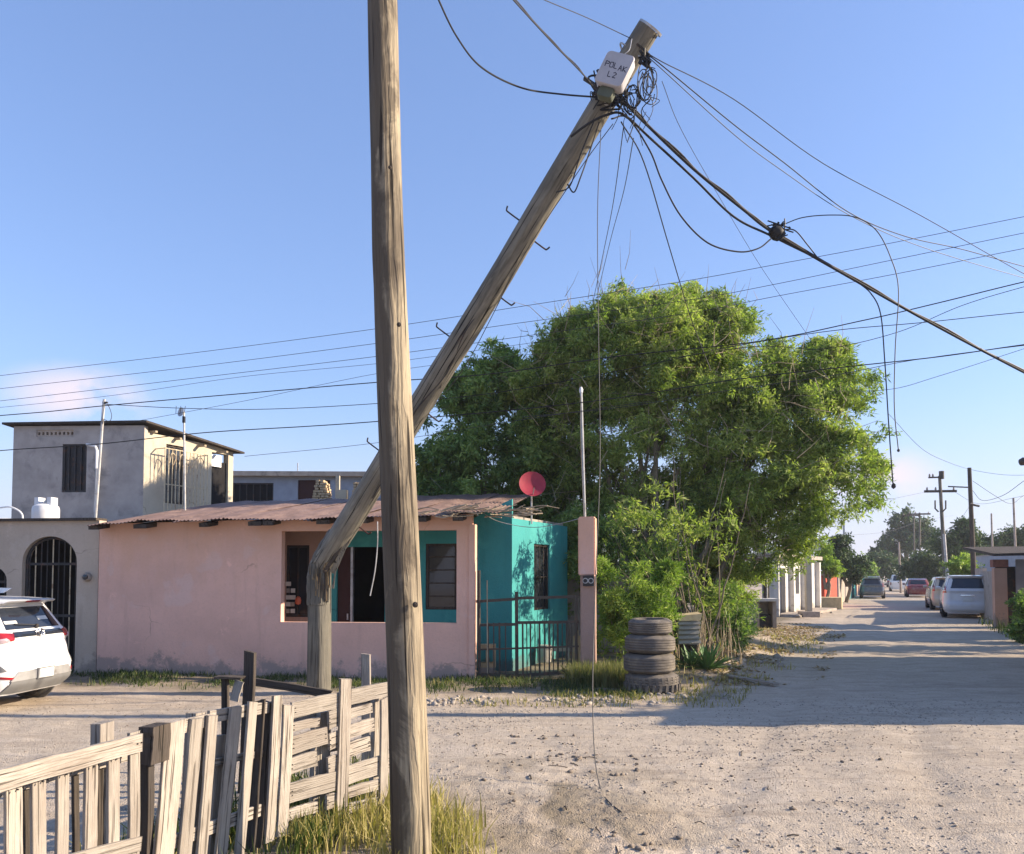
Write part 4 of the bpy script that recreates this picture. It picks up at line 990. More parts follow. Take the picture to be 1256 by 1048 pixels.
# ------------------------------------------------------------------ timber helpers
def frame_z(d, side=None):
    d = Vector(d).normalized(); s = Vector(side) if side is not None else (Vector((0, 0, 1)).cross(d) if abs(d.z) < .95 else Vector((1, 0, 0)))
    s = (s - d * s.dot(d)).normalized(); return Matrix((s, d.cross(s), d)).transposed()
def log(name, a, b, r0, r1, mat, parent, seed=0, jag0=0, jag1=0, n=28, m=46, rough=.012, bulges=()):
    """round timber from a to b, local Z along it; jag = splintered ends"""
    a, b = Vector(a), Vector(b); L = (b - a).length; rs = np.random.RandomState(seed); vs = []
    o1, o2 = rs.rand(2) * 50
    for i in range(m + 1):
        t = i / m; z = L * t; r = r0 + (r1 - r0) * t
        cx, cy = (float(vn(z * .35 + o1, o2)) - .5) * .05, (float(vn(z * .35 + o2, o1)) - .5) * .05
        for k in range(n):
            an = 2 * math.pi * k / n
            rr_ = r * (1 + (float(vn(math.cos(an) * 1.3 + o1, z * .8 + math.sin(an) * 1.3 + o2)) - .5) * .10) + (float(vn(an * 5 + o2, z * 1.2)) - .5) * rough
            for bz, ba, bh, bw in bulges:
                da = (an - ba + math.pi) % (2 * math.pi) - math.pi; rr_ += bh * math.exp(-((z - bz) / bw) ** 2 - (da / .5) ** 2)
            zz = z
            if i == 0 and jag0: zz -= jag0 * abs(float(vn(an * 3.1 + o1, 3.3)) - .2) * 2 * rs.rand()
            if i == m and jag1: zz += jag1 * abs(float(vn(an * 3.1 + o1, 7.7)) - .2) * 2 * rs.rand()
            vs.append((cx + rr_ * math.cos(an), cy + rr_ * math.sin(an), zz))
    fs_ = [(i * n + k, i * n + (k + 1) % n, (i + 1) * n + (k + 1) % n, (i + 1) * n + k) for i in range(m) for k in range(n)]
    fs_ += [tuple(range(n))[::-1], tuple(m * n + k for k in range(n))]
    mb = MB(True); mb.add(vs, fs_); o = mb.build(name, mat, parent, local=True)
    off = worldloc(parent) if parent is not None else Vector((0, 0, 0))
    o.rotation_euler = frame_z(b - a).to_euler(); o.location = a - off
    return o
def board(parent, a, b, w, th, side, mat, name='board', seed=0, brk=0, bend=.006, label=None):
    """sawn board from a to b; side = direction of its width"""
    rs = random.Random(seed * 31 + int(w * 1e4)); a, b = Vector(a), Vector(b); d = b - a; L = d.length; m = 7; vs = []
    for i in range(m + 1):
        t = i / m; z = L * t; bx = bend * math.sin(math.pi * t) * rs.choice((1, 1, .6)); by = bend * .8 * math.sin(2.2 * t + seed)
        wl = w / 2 * (1 + rs.uniform(-.04, .04)); wr = w / 2 * (1 + rs.uniform(-.04, .04)); dz = rs.uniform(-.004, .004)
        z1 = z2 = z
        if i == m: z1 += brk * rs.uniform(-1, 1) * .018; z2 += brk * rs.uniform(-1, 1) * .018
        vs += [(-wl + bx, -th / 2 + by, z1), (wr + bx, -th / 2 + by, z2), (wr + bx, th / 2 + by, z2 + dz), (-wl + bx, th / 2 + by, z1 + dz)]
    fs_ = [(0, 1, 2, 3), tuple(4 * m + k for k in (3, 2, 1, 0))]
    for i in range(m):
        for k in range(4): fs_.append((4 * i + k, 4 * i + (k + 1) % 4, 4 * i + 4 + (k + 1) % 4, 4 * i + 4 + k))
    mb = MB(); mb.add(vs, fs_); o = mb.build(name, mat, parent, local=True, bevel=.0015)
    o.rotation_euler = frame_z(d, side).to_euler(); o.location = a - (worldloc(parent) if parent is not None else Vector((0, 0, 0)))
    if label: o['label'] = label
    return o

# ------------------------------------------------------------------ near pole
NB = Vector((at(505, 1100, 4.95).x, 4.95, -.15)); NTp = at(464, -170, 5.05)
npole = thing('utility_pole', 'near upright bare wooden utility pole standing in yellow grass before the fence', 'utility pole', (NB.x, NB.y, 0))
for px_, py_, r_ in ((509, 742, .016), (489, 398, .013), (478, 205, .010)):
    q_ = at(px_, py_, 4.97 - .105); MB(True).lathe([(0, -.006), (r_ * .5, -.005), (r_ * .6, -.001), (r_, .0), (r_ * 1.15, .008)], q_, 10, axis=(.1, 1, 0)).build('knot', M['darkwood'], npole)
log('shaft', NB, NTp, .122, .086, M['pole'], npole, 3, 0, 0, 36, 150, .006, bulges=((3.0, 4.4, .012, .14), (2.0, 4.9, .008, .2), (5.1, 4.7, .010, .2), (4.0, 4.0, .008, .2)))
# ------------------------------------------------------------------ broken leaning pole
BG = gnd(390, 850); BK = at(393, 694, BG.y); TP = at(797, 36, 8.8)
bp = thing('broken_pole', 'snapped wooden utility pole whose upper length leans right across the sky', 'utility pole', (BG.x, BG.y, 0))
st_top = at(391, 712, BG.y)
log('stump', (BG.x, BG.y, -.2), st_top, .185, .178, M['pole2'], bp, 8, 0, .34, 40, 40, .01)['label'] = 'upright splintered stump of the pole'
ax_ = (TP - BK).normalized()
log('upper_shaft', BK + ax_ * .10 + Vector((.01, 0, 0)), TP, .183, .135, M['pole2'], bp, 9, .25, 0, 36, 110, .008)['label'] = 'long upper length of the pole leaning over'
MB(True).tube(catmull([at(391, 742, BG.y), at(390.5, 716, BG.y), at(393, 698, BG.y), at(402, 678, BG.y - .09), at(415, 657, BG.y - .2)], 6), [.182 + .005 * math.sin(i * 1.7) - .012 * max(0, i - 16) / 8 for i in range(25)], 26).build('hinge', M['pole2'], bp)
rs = random.Random(4)
def spl(a, b, w, d=.02, mat='fresh', seed=0):
    a, b = Vector(a), Vector(b); t = (b - a); s = Vector((1, 0, 0)) - t * (t.x / t.length_squared); s.normalize(); n_ = t.cross(s).normalized()
    mid = a.lerp(b, .5) + s * rs.uniform(-.01, .01)
    mb = MB(); mb.hexa([a - s * w / 2, a + s * w / 2, a + s * w / 2 + n_ * d, a - s * w / 2 + n_ * d, b - s * w * .12, b + s * w * .12, b + s * w * .1 + n_ * d * .3, b - s * w * .1 + n_ * d * .3])
    mb.build('splinter_or_gap', M[mat], bp)
yB = BG.y - .19
def sf(px, py, e=.006):
    dx = (px - 391) / F * BG.y; return at(px, py, BG.y - math.sqrt(max(.0009, .184 ** 2 - dx * dx)) - e)
for k in range(26):
    px = 379.5 + 25 * (k + rs.uniform(-.3, .3)) / 26; y0_ = rs.uniform(716, 740); y1_ = y0_ - rs.uniform(16, 40)
    spl(sf(px, y0_, .002), sf(px + rs.uniform(-.6, 1.2), max(684, y1_), .016), rs.uniform(.014, .032), .014, rs.choice(('pole2', 'pole2', 'fresh', 'darkwood')))
for px, l, w in ((383, 20, .03), (387, 30, .035), (392, 24, .04), (397, 34, .04), (401, 22, .035), (404, 38, .03), (379, 12, .03)):
    spl(at(px, 718, yB + abs(px - 391) * .006), at(px + rs.uniform(-1, 2), 718 - l, yB + .03), w, .03, 'pole2' if w < .033 else 'fresh')
spl(at(398, 702, yB - .02), at(431, 650, yB - .27), .07, .012, 'darkwood')  # dark wedge coloured in for the shadow of the open crack
# the long strip torn off the underside, still joined high up
spl(at(407, 703, yB + .02), at(441, 634, yB - .33), .10, .05, 'pole2'); spl(at(402, 696, yB), at(434, 645, yB - .25), .06, .03, 'fresh')
spl(at(398, 700, yB - .03), at(412, 664, yB - .14), .07, .03, 'fresh'); spl(at(408, 722, yB + .04), at(413, 690, yB - .02), .035, .02, 'pole2')
MB(True).lathe([(0, -.02), (.03, -.015), (.034, .01), (.02, .05), (0, .07)], at(401, 691, yB - .02), 9, axis=(.4, -.5, .7)).build('torn_core', M['fresh'], bp)
for k in range(7):
    a = at(rs.uniform(380, 404), rs.uniform(700, 716), yB - rs.uniform(-.02, .04)); spl(a, a + Vector((rs.uniform(-.02, .03), -.01, rs.uniform(.06, .2))), rs.uniform(.008, .02), .01, rs.choice(('fresh', 'pole2')))
def pole_at(px, side=0):
    """point on the leaning shaft axis whose photo column is px"""
    lo, hi = 0.0, 1.0
    for _ in range(40):
        m_ = (lo + hi) / 2; p = BK.lerp(TP, m_)
        if p.x / (cP * p.y + sP * (p.z - H)) * F + CX < px: lo = m_
        else: hi = m_
    return BK.lerp(TP, lo)
def rad_at(p): return .185 + (.135 - .185) * (p - BK).length / (TP - BK).length
perp = (Vector((0, -1, 0)).cross(ax_)).normalized()
if perp.x > 0: perp = -perp
for px, py, s, mt_ in ((640, 275, 1, 0), (553, 415, 1, 0), (467, 553, 1, 0), (653, 285, -1, 0), (611, 358, -1, 0), (523, 497, -1, 0), (438, 637, -1, 1)):
    c = pole_at(px + (8 if s > 0 else -10)); o_ = perp * s
    a = c + o_ * (rad_at(c) * .8); b = c + o_ * (rad_at(c) + .17)
    MB(True).tube(catmull([a, b, b + o_ * .03 + ax_ * .012 * (1), b + o_ * .045 + ax_ * .055 * 1], 4), .0105, 7).build('step_peg', M['maroon'] if mt_ else M['iron'], bp)
# hub of straps, splices and brackets below the box
hub = pole_at(744); top_ = pole_at(781)
hr = rad_at(hub)
for k, dz in enumerate((-.05, .12, .2, .62, .84)):
    c = hub + ax_ * dz
    MB(True).lathe([(hr * 1.03, -.012), (hr * 1.07, -.012), (hr * 1.07, .012), (hr * 1.03, .012)], c, 26, axis=ax_).build('strap', M['iron'] if k % 2 else M['galv'], bp)
for k in range(7):
    c = hub + ax_ * rs.uniform(-.12, .24) + perp * rs.choice((-1, 1, 1)) * hr * rs.uniform(.6, 1.15) + Vector((0, -hr * rs.uniform(.5, 1), 0))
    MB().bar(c, c + ax_ * rs.uniform(.03, .08) + perp * rs.uniform(-.1, .1), .04, .035).build('clamp', M['iron'], bp)
MB().bar(hub + perp * hr + ax_ * .05, hub + perp * (hr + .22) + ax_ * .04, .05, .03).build('bracket', M['iron'], bp)
for dd in (.86,):
    c = top_ - ax_ * .1 + perp * hr * .9
    MB(True).tube(catmull([c, c + perp * .07 + ax_ * .05, c + perp * .02 + ax_ * .02 + Vector((0, -.1, 0)), c - perp * .25 + Vector((0, -.12, .0))], 5), .011, 6).build('hook', M['galv'], bp)
mb = MB(True)
for k in range(26):
    c = hub + ax_ * rs.uniform(-.15, .25) + Vector((0, -hr, 0)) * rs.uniform(.7, 1.2) + perp * rs.uniform(-1.2, 1.2) * hr
    pts = [c + Vector((rs.gauss(0, .09), rs.gauss(0, .03), rs.gauss(0, .07))) for _ in range(4)]
    mb.tube(catmull(pts, 5), rs.choice((.006, .009, .012)), 5)
o = mb.build('cable_tangle', M['black'], bp); o['kind'] = 'stuff'
# hanging loops of surplus wire right of the top
def loops(c, n, sx, sz, r, label, seed):
    rs = random.Random(seed); mb = MB(True)
    for k in range(n):
        o = Vector((rs.gauss(0, sx * .3), rs.gauss(0, .06), rs.gauss(0, sz * .3))); a = rs.uniform(.4, 1) * sx; b = rs.uniform(.5, 1) * sz; ph = rs.uniform(0, 6.28)
        mb.tube(catmull([c + o + Vector((a * math.cos(ph + q), .04 * math.sin(q * 2), b * math.sin(ph + q) - .1 * q / 6)) for q in [i * .7 for i in range(rs.randint(5, 9))]], 4), r, 5)
    return tag(mb.build('wire_coil', M['black'], recenter=False), label, 'wire coil', kind='stuff')
loops(at(795, 103, 8.95), 13, .11, .21, .0055, 'tangled loops of surplus wire hanging right of the pole top box', 5)
loops(at(775, 118, 8.95), 10, .10, .16, .006, 'tangled wire bundle hanging just below the pole top box', 8)
mb = MB(True)
for k in range(14):
    a = at(rs.uniform(745, 800), rs.uniform(108, 145), 8.9); b = a + Vector((rs.uniform(-.12, .12), 0, -rs.uniform(.1, .45)))
    mb.tube(catmull([a, a.lerp(b, .5) + Vector((rs.uniform(-.1, .1), -.03, 0)), b], 4), rs.choice((.004, .006)), 5)
mb.build('loose_tails', M['black'], bp)['kind'] = 'stuff'
c0 = at(787, 72, 8.75); mb = MB(True)
for k in range(10): mb.tube([c0 + Vector((rs.uniform(-.05, .1), rs.uniform(-.05, 0), rs.uniform(-.12, .1))) for _ in range(3)], .016, 5)
o = mb.build('cable_tangle', M['black'], bp); o['kind'] = 'stuff'

# ------------------------------------------------------------------ white box on the pole
bc = at(755, 91, 8.42)
bz = (at(769, 61, 8.42) - at(742, 116, 8.42)); bz = bz.normalized()
tb = thing('junction_box', 'pale grey plastic junction box with black marker scrawl strapped near the leaning pole top', 'junction box', bc)
bn = Vector((-.42, -1, -.20)); bn = (bn - bz * bn.dot(bz)).normalized(); bx = bn.cross(bz) * 1
if bx.x < 0: bx = -bx
by_ = bn
W_, H_, D_ = .315, .37, .15
def rbox(c, w, h, d, r, name, mat, parent):
    vs = []; n = 5; ring = []
    for cx_q, cy_q, a0 in ((1, 1, 0), (-1, 1, 90), (-1, -1, 180), (1, -1, 270)):
        for i in range(n + 1):
            a = R(a0 + 90 * i / n); ring.append((cx_q * (w / 2 - r) + r * math.cos(a), cy_q * (h / 2 - r) + r * math.sin(a)))
    for dd, k in ((-d / 2, .97), (-d / 2 + .012, 1), (d / 2 - .015, 1), (d / 2, .96)):
        vs += [c + bx * x * k + bz * y * k + by_ * dd for x, y in ring]
    m = len(ring); fs_ = [(i * m + k, i * m + (k + 1) % m, (i + 1) * m + (k + 1) % m, (i + 1) * m + k) for i in range(3) for k in range(m)]
    fs_ += [tuple(range(m)), tuple(3 * m + k for k in range(m))]
    mb = MB(True); mb.add(vs, fs_); return mb.build(name, mat, parent)
rbox(bc, W_, H_, D_ * .6, .05, 'body', M['boxgrey'], tb)
rbox(bc + by_ * .068, W_ * 1.04, H_ * 1.03, .035, .05, 'lid', M['boxgrey'], tb)
rbox(bc - bz * (H_ * .5 + .055) + by_ * -.01, W_ * .55, .12, D_ * .6, .03, 'cable_entry', M['mossbox'], tb)
MB().bar(bc - bx * W_ * .32 - bz * H_ * .5, bc - bx * W_ * .32 - bz * (H_ * .5 + .09), .03, .03).build('cable_gland', M['iron'], tb)
MB(True).tube(catmull([bc + bz * H_ * .5, bc + bz * (H_ * .5 + .05) - bx * .01, bc + bz * (H_ * .5 + .12) + bx * .02, at(775, 48, 8.6)], 4), .005, 5).build('hanger_wire', M['galv'], tb)
fu = bc + by_ * .0865                                    # front face centre
def stroke(pts, w=.0085):
    p = [fu + bx * x + bz * y for x, y in pts]
    for a, b in zip(p[:-1], p[1:]): STR.bar(a, b, w, .0016, (b - a).cross(by_))
STR = MB()
def glyph(ch, x, y, h=.062):
    w = h * .62; g = {'P': [[(0, 0), (0, 1), (1, .9), (1, .6), (0, .5)]], 'O': [[(0, .1), (0, .9), (.9, 1), (1, .1), (0, 0)]], 'L': [[(0, 1), (0, 0), (.9, 0)]],
        'A': [[(0, 0), (.5, 1), (1, 0)], [(.2, .4), (.8, .4)]], 'K': [[(0, 0), (0, 1)], [(1, 1), (0, .5), (1, 0)]], '2': [[(0, .8), (.5, 1), (1, .75), (0, 0), (1, 0)]]}[ch]
    for s in g: stroke([(x + a * w - .12 * b * h, y + b * h) for a, b in s])
for i, ch in enumerate('POL'): glyph(ch, -.115 + .052 * i, -.0 + .0 * i)
for i, ch in enumerate('AK'): glyph(ch, .045 + .052 * i, -.015)
for i, ch in enumerate('L2'): glyph(ch, -.035 + .055 * i, -.105)
STR.build('lettering', M['ink'], tb)

# ------------------------------------------------------------------ overhead wires
def wire(pts, r, label, mat='black', group=None, name='cable', cat='cable', n=8, dbl=0):
    P_ = [at(*p) for p in pts]; c = catmull(P_, n); mb = MB(True); mb.tube(c, r, 6)
    if dbl: mb.tube([p + Vector((0, 0, dbl * (1 + .3 * math.sin(i * .7)))) + Vector((dbl * .5 * math.sin(i * .9), 0, 0)) for i, p in enumerate(c)], r * .75, 6)
    o = mb.build(name, M[mat]); return tag(o, label, cat, group)
hy = hub.y - .15; ty = top_.y - .15
wire([(515, -60, 7), (538, 0, 7.3), (562, 48, 7.7), (592, 84, 8.1), (640, 108, 8.6), (690, 116, 9), (742, 120, hy)], .0095, 'black cable drooping in from the top edge to the pole hub', dbl=0)
wire([(590, -48, 6.5), (628, -2, 7), (680, 55, 8), (712, 88, 8.7), (738, 118, hy)], .008, 'straight grey twin cable running from the top edge down to the pole hub', 'thin', dbl=.016)
wire([(600, -30, 7), (665, -1, 7.6), (720, 22, 8.3), (775, 48, ty)], .0045, 'thin wire from the top edge to the tip of the leaning pole', 'thin')
wire([(730, 121, hy), (752, 124, hy), (768, 129, hy), (790, 150, 9.3), (850, 207, 9.7), (910, 256, 10.1), (952, 288, 10.4), (1050, 345, 11), (1150, 401, 11.6), (1256, 457, 12.2), (1400, 530, 13)], .017, 'thickest black cable bundle sweeping from the hub to the right edge', dbl=.026)
wire([(700, 168, hy), (722, 152, hy), (745, 141, hy), (765, 141, hy), (800, 172, 9.4), (850, 218, 9.8), (900, 266, 10.2), (945, 289, 10.4), (1000, 316, 10.7)], .014, 'second thick black cable arching from below the hub to the splice')
wire([(946, 293, 10.3), (930, 305, 10.2), (905, 309, 10.1), (868, 298, 9.9), (835, 265, 9.7), (812, 222, 9.5), (797, 185, 9.4), (770, 145, 9.2), (750, 146, hy)], .010, 'black cable loop hanging under the splice left of it')
wire([(960, 276, 10.4), (985, 267, 10.4), (1020, 264, 10.4), (1050, 267, 10.4), (1075, 283, 10.4), (1092, 315, 10.4), (1102, 355, 10.4), (1098, 430, 10.4), (1097, 500, 10.4), (1102, 553, 10.4)], .0065, 'thin cable arching over from the splice and dangling at right')
wire([(1050, 345, 10.9), (1068, 360, 10.8), (1080, 385, 10.8), (1085, 440, 10.8), (1090, 520, 10.8), (1095, 590, 10.8), (1096, 600, 10.8)], .009, 'dangling cable end with a plug hanging from the thick bundle')
wire([(960, 282, 10.4), (975, 283, 10.4), (990, 300, 10.5), (1004, 318, 10.7)], .008, 'short slack cable just right of the splice')
tag(MB(True).lathe([(0, -.03), (.022, -.02), (.03, .0), (.022, .03), (0, .05)], at(1096, 597, 10.8), 10).build('plug', M['iron']), 'black plug on the end of the dangling cable', 'plug')
tag(MB(True).lathe([(0, -.02), (.016, -.01), (.02, .01), (0, .03)], at(1102, 553, 10.4), 8).build('plug', M['iron']), 'tiny black plug on the end of the thin dangling cable', 'plug')
# splice ball
sp_ = at(953, 286, 10.4); t = thing('cable_splice', 'dark round cable splice wrapped at the meeting of the thick cables', 'splice', sp_)
MB(True).lathe([(0, -.11), (.07, -.085), (.098, -.03), (.10, .02), (.075, .075), (0, .10)], sp_, 12, axis=(.75, .3, -.5)).build('core', M['black'], t)
mb = MB(True)
for k in range(7): mb.tube(catmull([sp_ + Vector((rs.gauss(0, .09), -.07, rs.gauss(0, .075))) for _ in range(4)], 4), .009, 5)
mb.build('wrap', M['black'], t)['kind'] = 'stuff'
G1 = 'service wires fanning out from the pole tip to the right edge'
wire([(790, 62, ty), (812, 76, ty), (900, 122, 9.6), (1010, 201, 10.6), (1130, 265, 11.6), (1256, 336, 12.8), (1330, 372, 13.5)], .0055, 'uppermost of the service wires fanning from the pole tip', 'thin', G1, 'service_wire', 'wire')
wire([(790, 64, ty), (815, 83, ty), (900, 153, 9.6), (962, 200, 10.2), (1040, 260, 11), (1110, 290, 11.6), (1180, 306, 12.2), (1256, 327, 12.8), (1330, 344, 13.5)], .0065, 'middle of the service wires fanning from the pole tip', 'black', G1, 'service_wire', 'wire')
wire([(790, 66, ty), (815, 88, ty), (900, 165, 9.6), (960, 210, 10.2), (1040, 263, 11), (1130, 303, 11.8), (1256, 341, 12.8), (1330, 358, 13.5)], .005, 'lowest of the service wires fanning from the pole tip', 'thin', G1, 'service_wire', 'wire')
wire([(812, 100, ty), (835, 158, 10), (880, 238, 12), (935, 330, 14), (1000, 425, 15.5)], .004, 'faint wire slanting from the coil down behind the splice into the tree', 'thin')
wire([(762, 150, hy), (790, 200, 10.5), (820, 300, 13), (848, 392, 16.2), (872, 455, 16.6)], .009, 'dark cable dropping steeply from the hub into the tree top')
wire([(765, 155, hy), (752, 250, 12), (738, 320, 15), (727, 372, 17.5)], .006, 'left wire of the pair dropping from the hub to the tree', 'thin')
wire([(777, 170, hy), (765, 235, 12), (750, 290, 15), (733, 360, 17.5)], .006, 'right wire of the pair dropping from the hub to the tree', 'thin')
wire([(752, 152, hy), (720, 195, 9.2), (690, 240, 9.5), (660, 285, 9.8), (630, 335, 10.1), (600, 395, 10.5), (570, 450, 10.9), (535, 495, 11.2), (500, 530, 11.5)], .005, 'slack wire crossing down beside the leaning shaft', 'thin')
wire([(735, 150, hy - .05), (722, 190, hy), (712, 218, hy), (704, 236, hy + .05), (696, 226, hy + .05)], .009, 'black cable hanging in a loop against the shaft below the hub')
wire([(728, 150, hy - .05), (712, 190, hy), (702, 222, hy), (695, 232, hy + .05), (682, 236, hy + .1)], .008, 'second black loop against the shaft below the hub')
# cable lashed along the shaft underside
def shaft_pt(px, s, d): c = pole_at(px); return c + perp * (-s) * rad_at(c) + Vector((0, -rad_at(c) * d, 0))
mb = MB(True).tube(catmull([shaft_pt(px, s, d) for px, s, d in ((700, .8, .8), (665, .75, .8), (630, .2, 1.05), (600, .75, .8), (570, .3, 1.05), (540, .75, .8), (505, .2, 1.05), (470, .8, .7), (448, .9, .6))], 8), .010, 6)
mb.build('lashed_cable', M['iron'], bp)
mb = MB(True).tube(catmull([shaft_pt(px, s, d) for px, s, d in ((690, .95, .5), (640, .5, .9), (606, -.2, 1.05), (590, .8, .8), (560, .2, 1.05), (530, .9, .6))], 8), .006, 6)
mb.build('lashed_cable', M['iron'], bp)
# vertical fallen wire reaching the ground
g1, g2, g3 = gnd(736, 968), gnd(745, 985), gnd(762, 1000)
p = [at(737, 160, hy), at(733, 260, 9.1), at(734, 400, 9.0), at(736, 560, 8.6), at(731, 700, 8.2), at(727, 830, 7.6), at(729, 920, 7.2)]
tag(MB(True).tube(catmull(p + [Vector((g.x, g.y, gz(g.x, g.y) + .006)) for g in (g1, g2, g3)], 8), .005, 6).build('fallen_wire', M['thin']), 'long loose wire hanging from the hub down to the dirt where it curls', 'wire')
G2 = 'overhead wires crossing the whole view from left to right'
LW = [([(-80, 472), (0, 461), (230, 434), (465, 403), (640, 376), (840, 345), (950, 325), (1100, 297), (1256, 266), (1340, 249)], .0045, 'thin', 'topmost of the wires crossing the view'),
      ([(-80, 486), (0, 477), (230, 451), (465, 421), (640, 396), (840, 369), (950, 349), (1100, 318), (1256, 286), (1340, 270)], .0045, 'thin', 'second highest of the wires crossing the view'),
      ([(-80, 500), (0, 492), (230, 465), (465, 437), (640, 413), (840, 385), (950, 364), (1100, 336), (1256, 305), (1340, 290)], .0045, 'thin', 'third highest of the wires crossing the view'),
      ([(-80, 517), (0, 510), (60, 505), (127, 498), (250, 487), (465, 469), (600, 459), (760, 437), (930, 419), (1060, 393), (1150, 372), (1256, 346), (1340, 328)], .0085, 'black', 'dark wire touching the leaning roof mast and passing over the tree'),
      ([(127, 496), (225, 501), (330, 502), (465, 495), (600, 483), (760, 455), (900, 425), (1020, 406), (1130, 396), (1256, 383), (1340, 376)], .006, 'black', 'dark wire starting at the leaning roof mast and sagging rightward'),
      ([(-80, 563), (0, 553), (120, 545), (250, 531), (380, 523), (465, 517), (620, 504), (760, 488), (900, 466), (1040, 450), (1150, 438), (1256, 423), (1340, 412)], .0085, 'black', 'lowest thick wire crossing before the block house and the tree'),
      ([(640, 512), (760, 500), (900, 478), (1020, 461), (1120, 442), (1256, 424), (1340, 416)], .005, 'thin', 'thin wire just under the lowest thick wire over the tree'),
      ([(300, 560), (465, 543), (640, 515), (800, 492)], .004, 'thin', 'faint wire sloping over the pale far building to the tree'),
      ([(-80, 506), (0, 500), (140, 485), (300, 462), (465, 446), (600, 428), (700, 414)], .0035, 'thin', 'faint wire just above the dark wire at the left, lost in the tree'),
      ([(150, 520), (300, 492), (465, 458), (600, 440), (690, 432)], .0035, 'thin', 'faint wire rising from the block house roof to the tree'),
      ([(1010, 480), (1090, 478), (1150, 462), (1256, 428), (1340, 400)], .004, 'thin', 'faint wire lowest at the right, below the lowest thick wire'),
      ([(820, 440), (930, 425), (1010, 428), (1100, 408), (1180, 375), (1256, 352), (1340, 330)], .005, 'black', 'wire dipping behind the tree top and rising to the right edge')]
for k, (pp, r, mt_, lb_) in enumerate(LW):
    wire([(x, y, 15.2 - (x + 80) / 1420 * 3.2 - .03 * k) for x, y in pp], r, lb_, mt_, G2, 'overhead_wire', 'wire')
G3 = 'wires strung between the poles up the street'
for pp, lb_ in (([(1090, 508, 30), (1130, 550, 34), (1160, 566, 38), (1190, 576, 43), (1225, 582, 40), (1256, 583, 36), (1300, 580, 32)], 'wire looping from the right of the tree to the top of the street pole'),
                ([(1060, 620, 40), (1090, 613, 45), (1134, 604, 54)], 'wire from the tree to the left arm of the crossarm pole'),
                ([(1193, 602, 43), (1205, 614, 42), (1230, 608, 38), (1256, 590, 34), (1300, 560, 30)], 'thick sagging wire from the street pole up to the right edge'),
                ([(1193, 590, 43), (1220, 608, 44), (1240, 618, 45), (1256, 608, 46), (1290, 590, 46)], 'thin sagging wire crossing behind the thick one at right'),
                ([(1190, 620, 43), (1176, 640, 55), (1161, 650, 58)], 'wire slanting from the street pole down to the crossarm pole'),
                ([(1170, 603, 56), (1200, 618, 52), (1243, 611, 48), (1290, 600, 44)], 'wire between the crossarm pole and the thin pole at right'),
                ([(1040, 657, 60), (1090, 652, 70), (1128, 640, 88), (1170, 632, 110)], 'low faint wire over the far dark trees')):
    wire([(a, b, c) for a, b, c in pp], .012 if 'thick' in lb_ else .009, lb_, 'thin', G3, 'street_wire', 'wire')
# white wire end hanging before the porch
tag(MB(True).tube(catmull([at(463, 640, 12.6), at(463, 668, 12.6), at(460, 700, 12.6), at(454, 731, 12.6)], 6), .010, 6).build('hanging_wire', M['galv']), 'short pale wire end dangling before the dark porch doorway', 'wire')
# ------------------------------------------------------------------ pallet fence
def mkplane(pxa, da, pxb, db):
    a = Vector(((pxa - CX) / F * da, da, 0)); b = Vector(((pxb - CX) / F * db, db, 0)); u = (b - a).normalized()
    return a, u, Vector((u.y, -u.x, 0))                   # origin, direction, normal towards the street
PA = mkplane(0, 3.3, 178, 4.15); PBn = mkplane(185, 4.3, 346, 5.5); PC = mkplane(345, 5.52, 478, 6.4)
seedc = [0]
def fboard(parent, pl, a, b, wpx, off=0.0, th=.02, name='slat', mat='pallet', brk=0, turn=False, label=None):
    P, u, n = pl; A = onp(*a, P + n * off, u); B = onp(*b, P + n * off, u)
    vert = abs(B.z - A.z) > (B - A).length * .6
    Wd = wpx * A.y / F
    if vert:
        # widths are foreshortened by the fence direction
        v = Vector((A.x, A.y, 0)).normalized(); k = abs(u.cross(v).z); Wd = Wd / max(.35, k)
    seedc[0] += 1
    side = n if turn else (u if vert else Vector((0, 0, 1)))
    return board(parent, A, B, Wd if not turn else wpx * A.y / F, th, side, M[mat], name, seedc[0], brk, .006, label)
f1 = thing('pallet_fence', 'left pallet fence panel with a broad top board over spaced pale slats', 'fence', PA[0].copy(), 'pallet panels making up the fence')
fboard(f1, PA, (-60, 975), (172, 911), 29, .024, .022, 'rail')
fboard(f1, PA, (-60, 1100), (172, 1035), 22, .024, .022, 'rail')
fboard(f1, PA, (-60, 985), (160, 925), 20, -.09, .022, 'rail', label='rear top board')
for cx1, w in ((-14, 15), (16, 17), (47, 14), (76, 12), (110, 13), (137, 12), (163, 11)):
    t = (cx1 + 60) / 232; y0 = 975 + (911 - 975) * t
    a = onp(cx1, 1048, PA[0], PA[1]); g = a.copy(); g.z = .03
    py1 = 704 + (H - .03) / a.y * F * 1.0
    fboard(f1, PA, (cx1 - 2, py1 - 8), (cx1 + .5, y0 - (12 if cx1 == 163 else 0)), w, 0, .018, 'slat', 'pallet', 1)
for cx1, w in ((31, 9), (92, 8), (122, 9)):
    t = (cx1 + 60) / 232; y0 = 985 + (925 - 985) * t; fboard(f1, PA, (cx1, 1120), (cx1 + 1, y0), w * .7, -.12, .018, 'rear_slat', 'darkwood', 1)  # gap shade put into the colour: rear slats take the dark wood
fboard(f1, PA, (122, 1100), (125, 886), 15, -.17, .06, 'post', 'pallet')
fboard(f1, PA, (188, 935), (189, 889), 20, -.05, .09, 'end_block', 'darkwood', label='dark rotten block'); fboard(f1, PA, (176, 1060), (178, 905), 7, -.10, .07, 'end_post', 'darkwood')
f2 = thing('pallet_fence', 'middle fence panel of tall uneven leaning pallet boards', 'fence', PBn[0].copy(), 'pallet panels making up the fence')
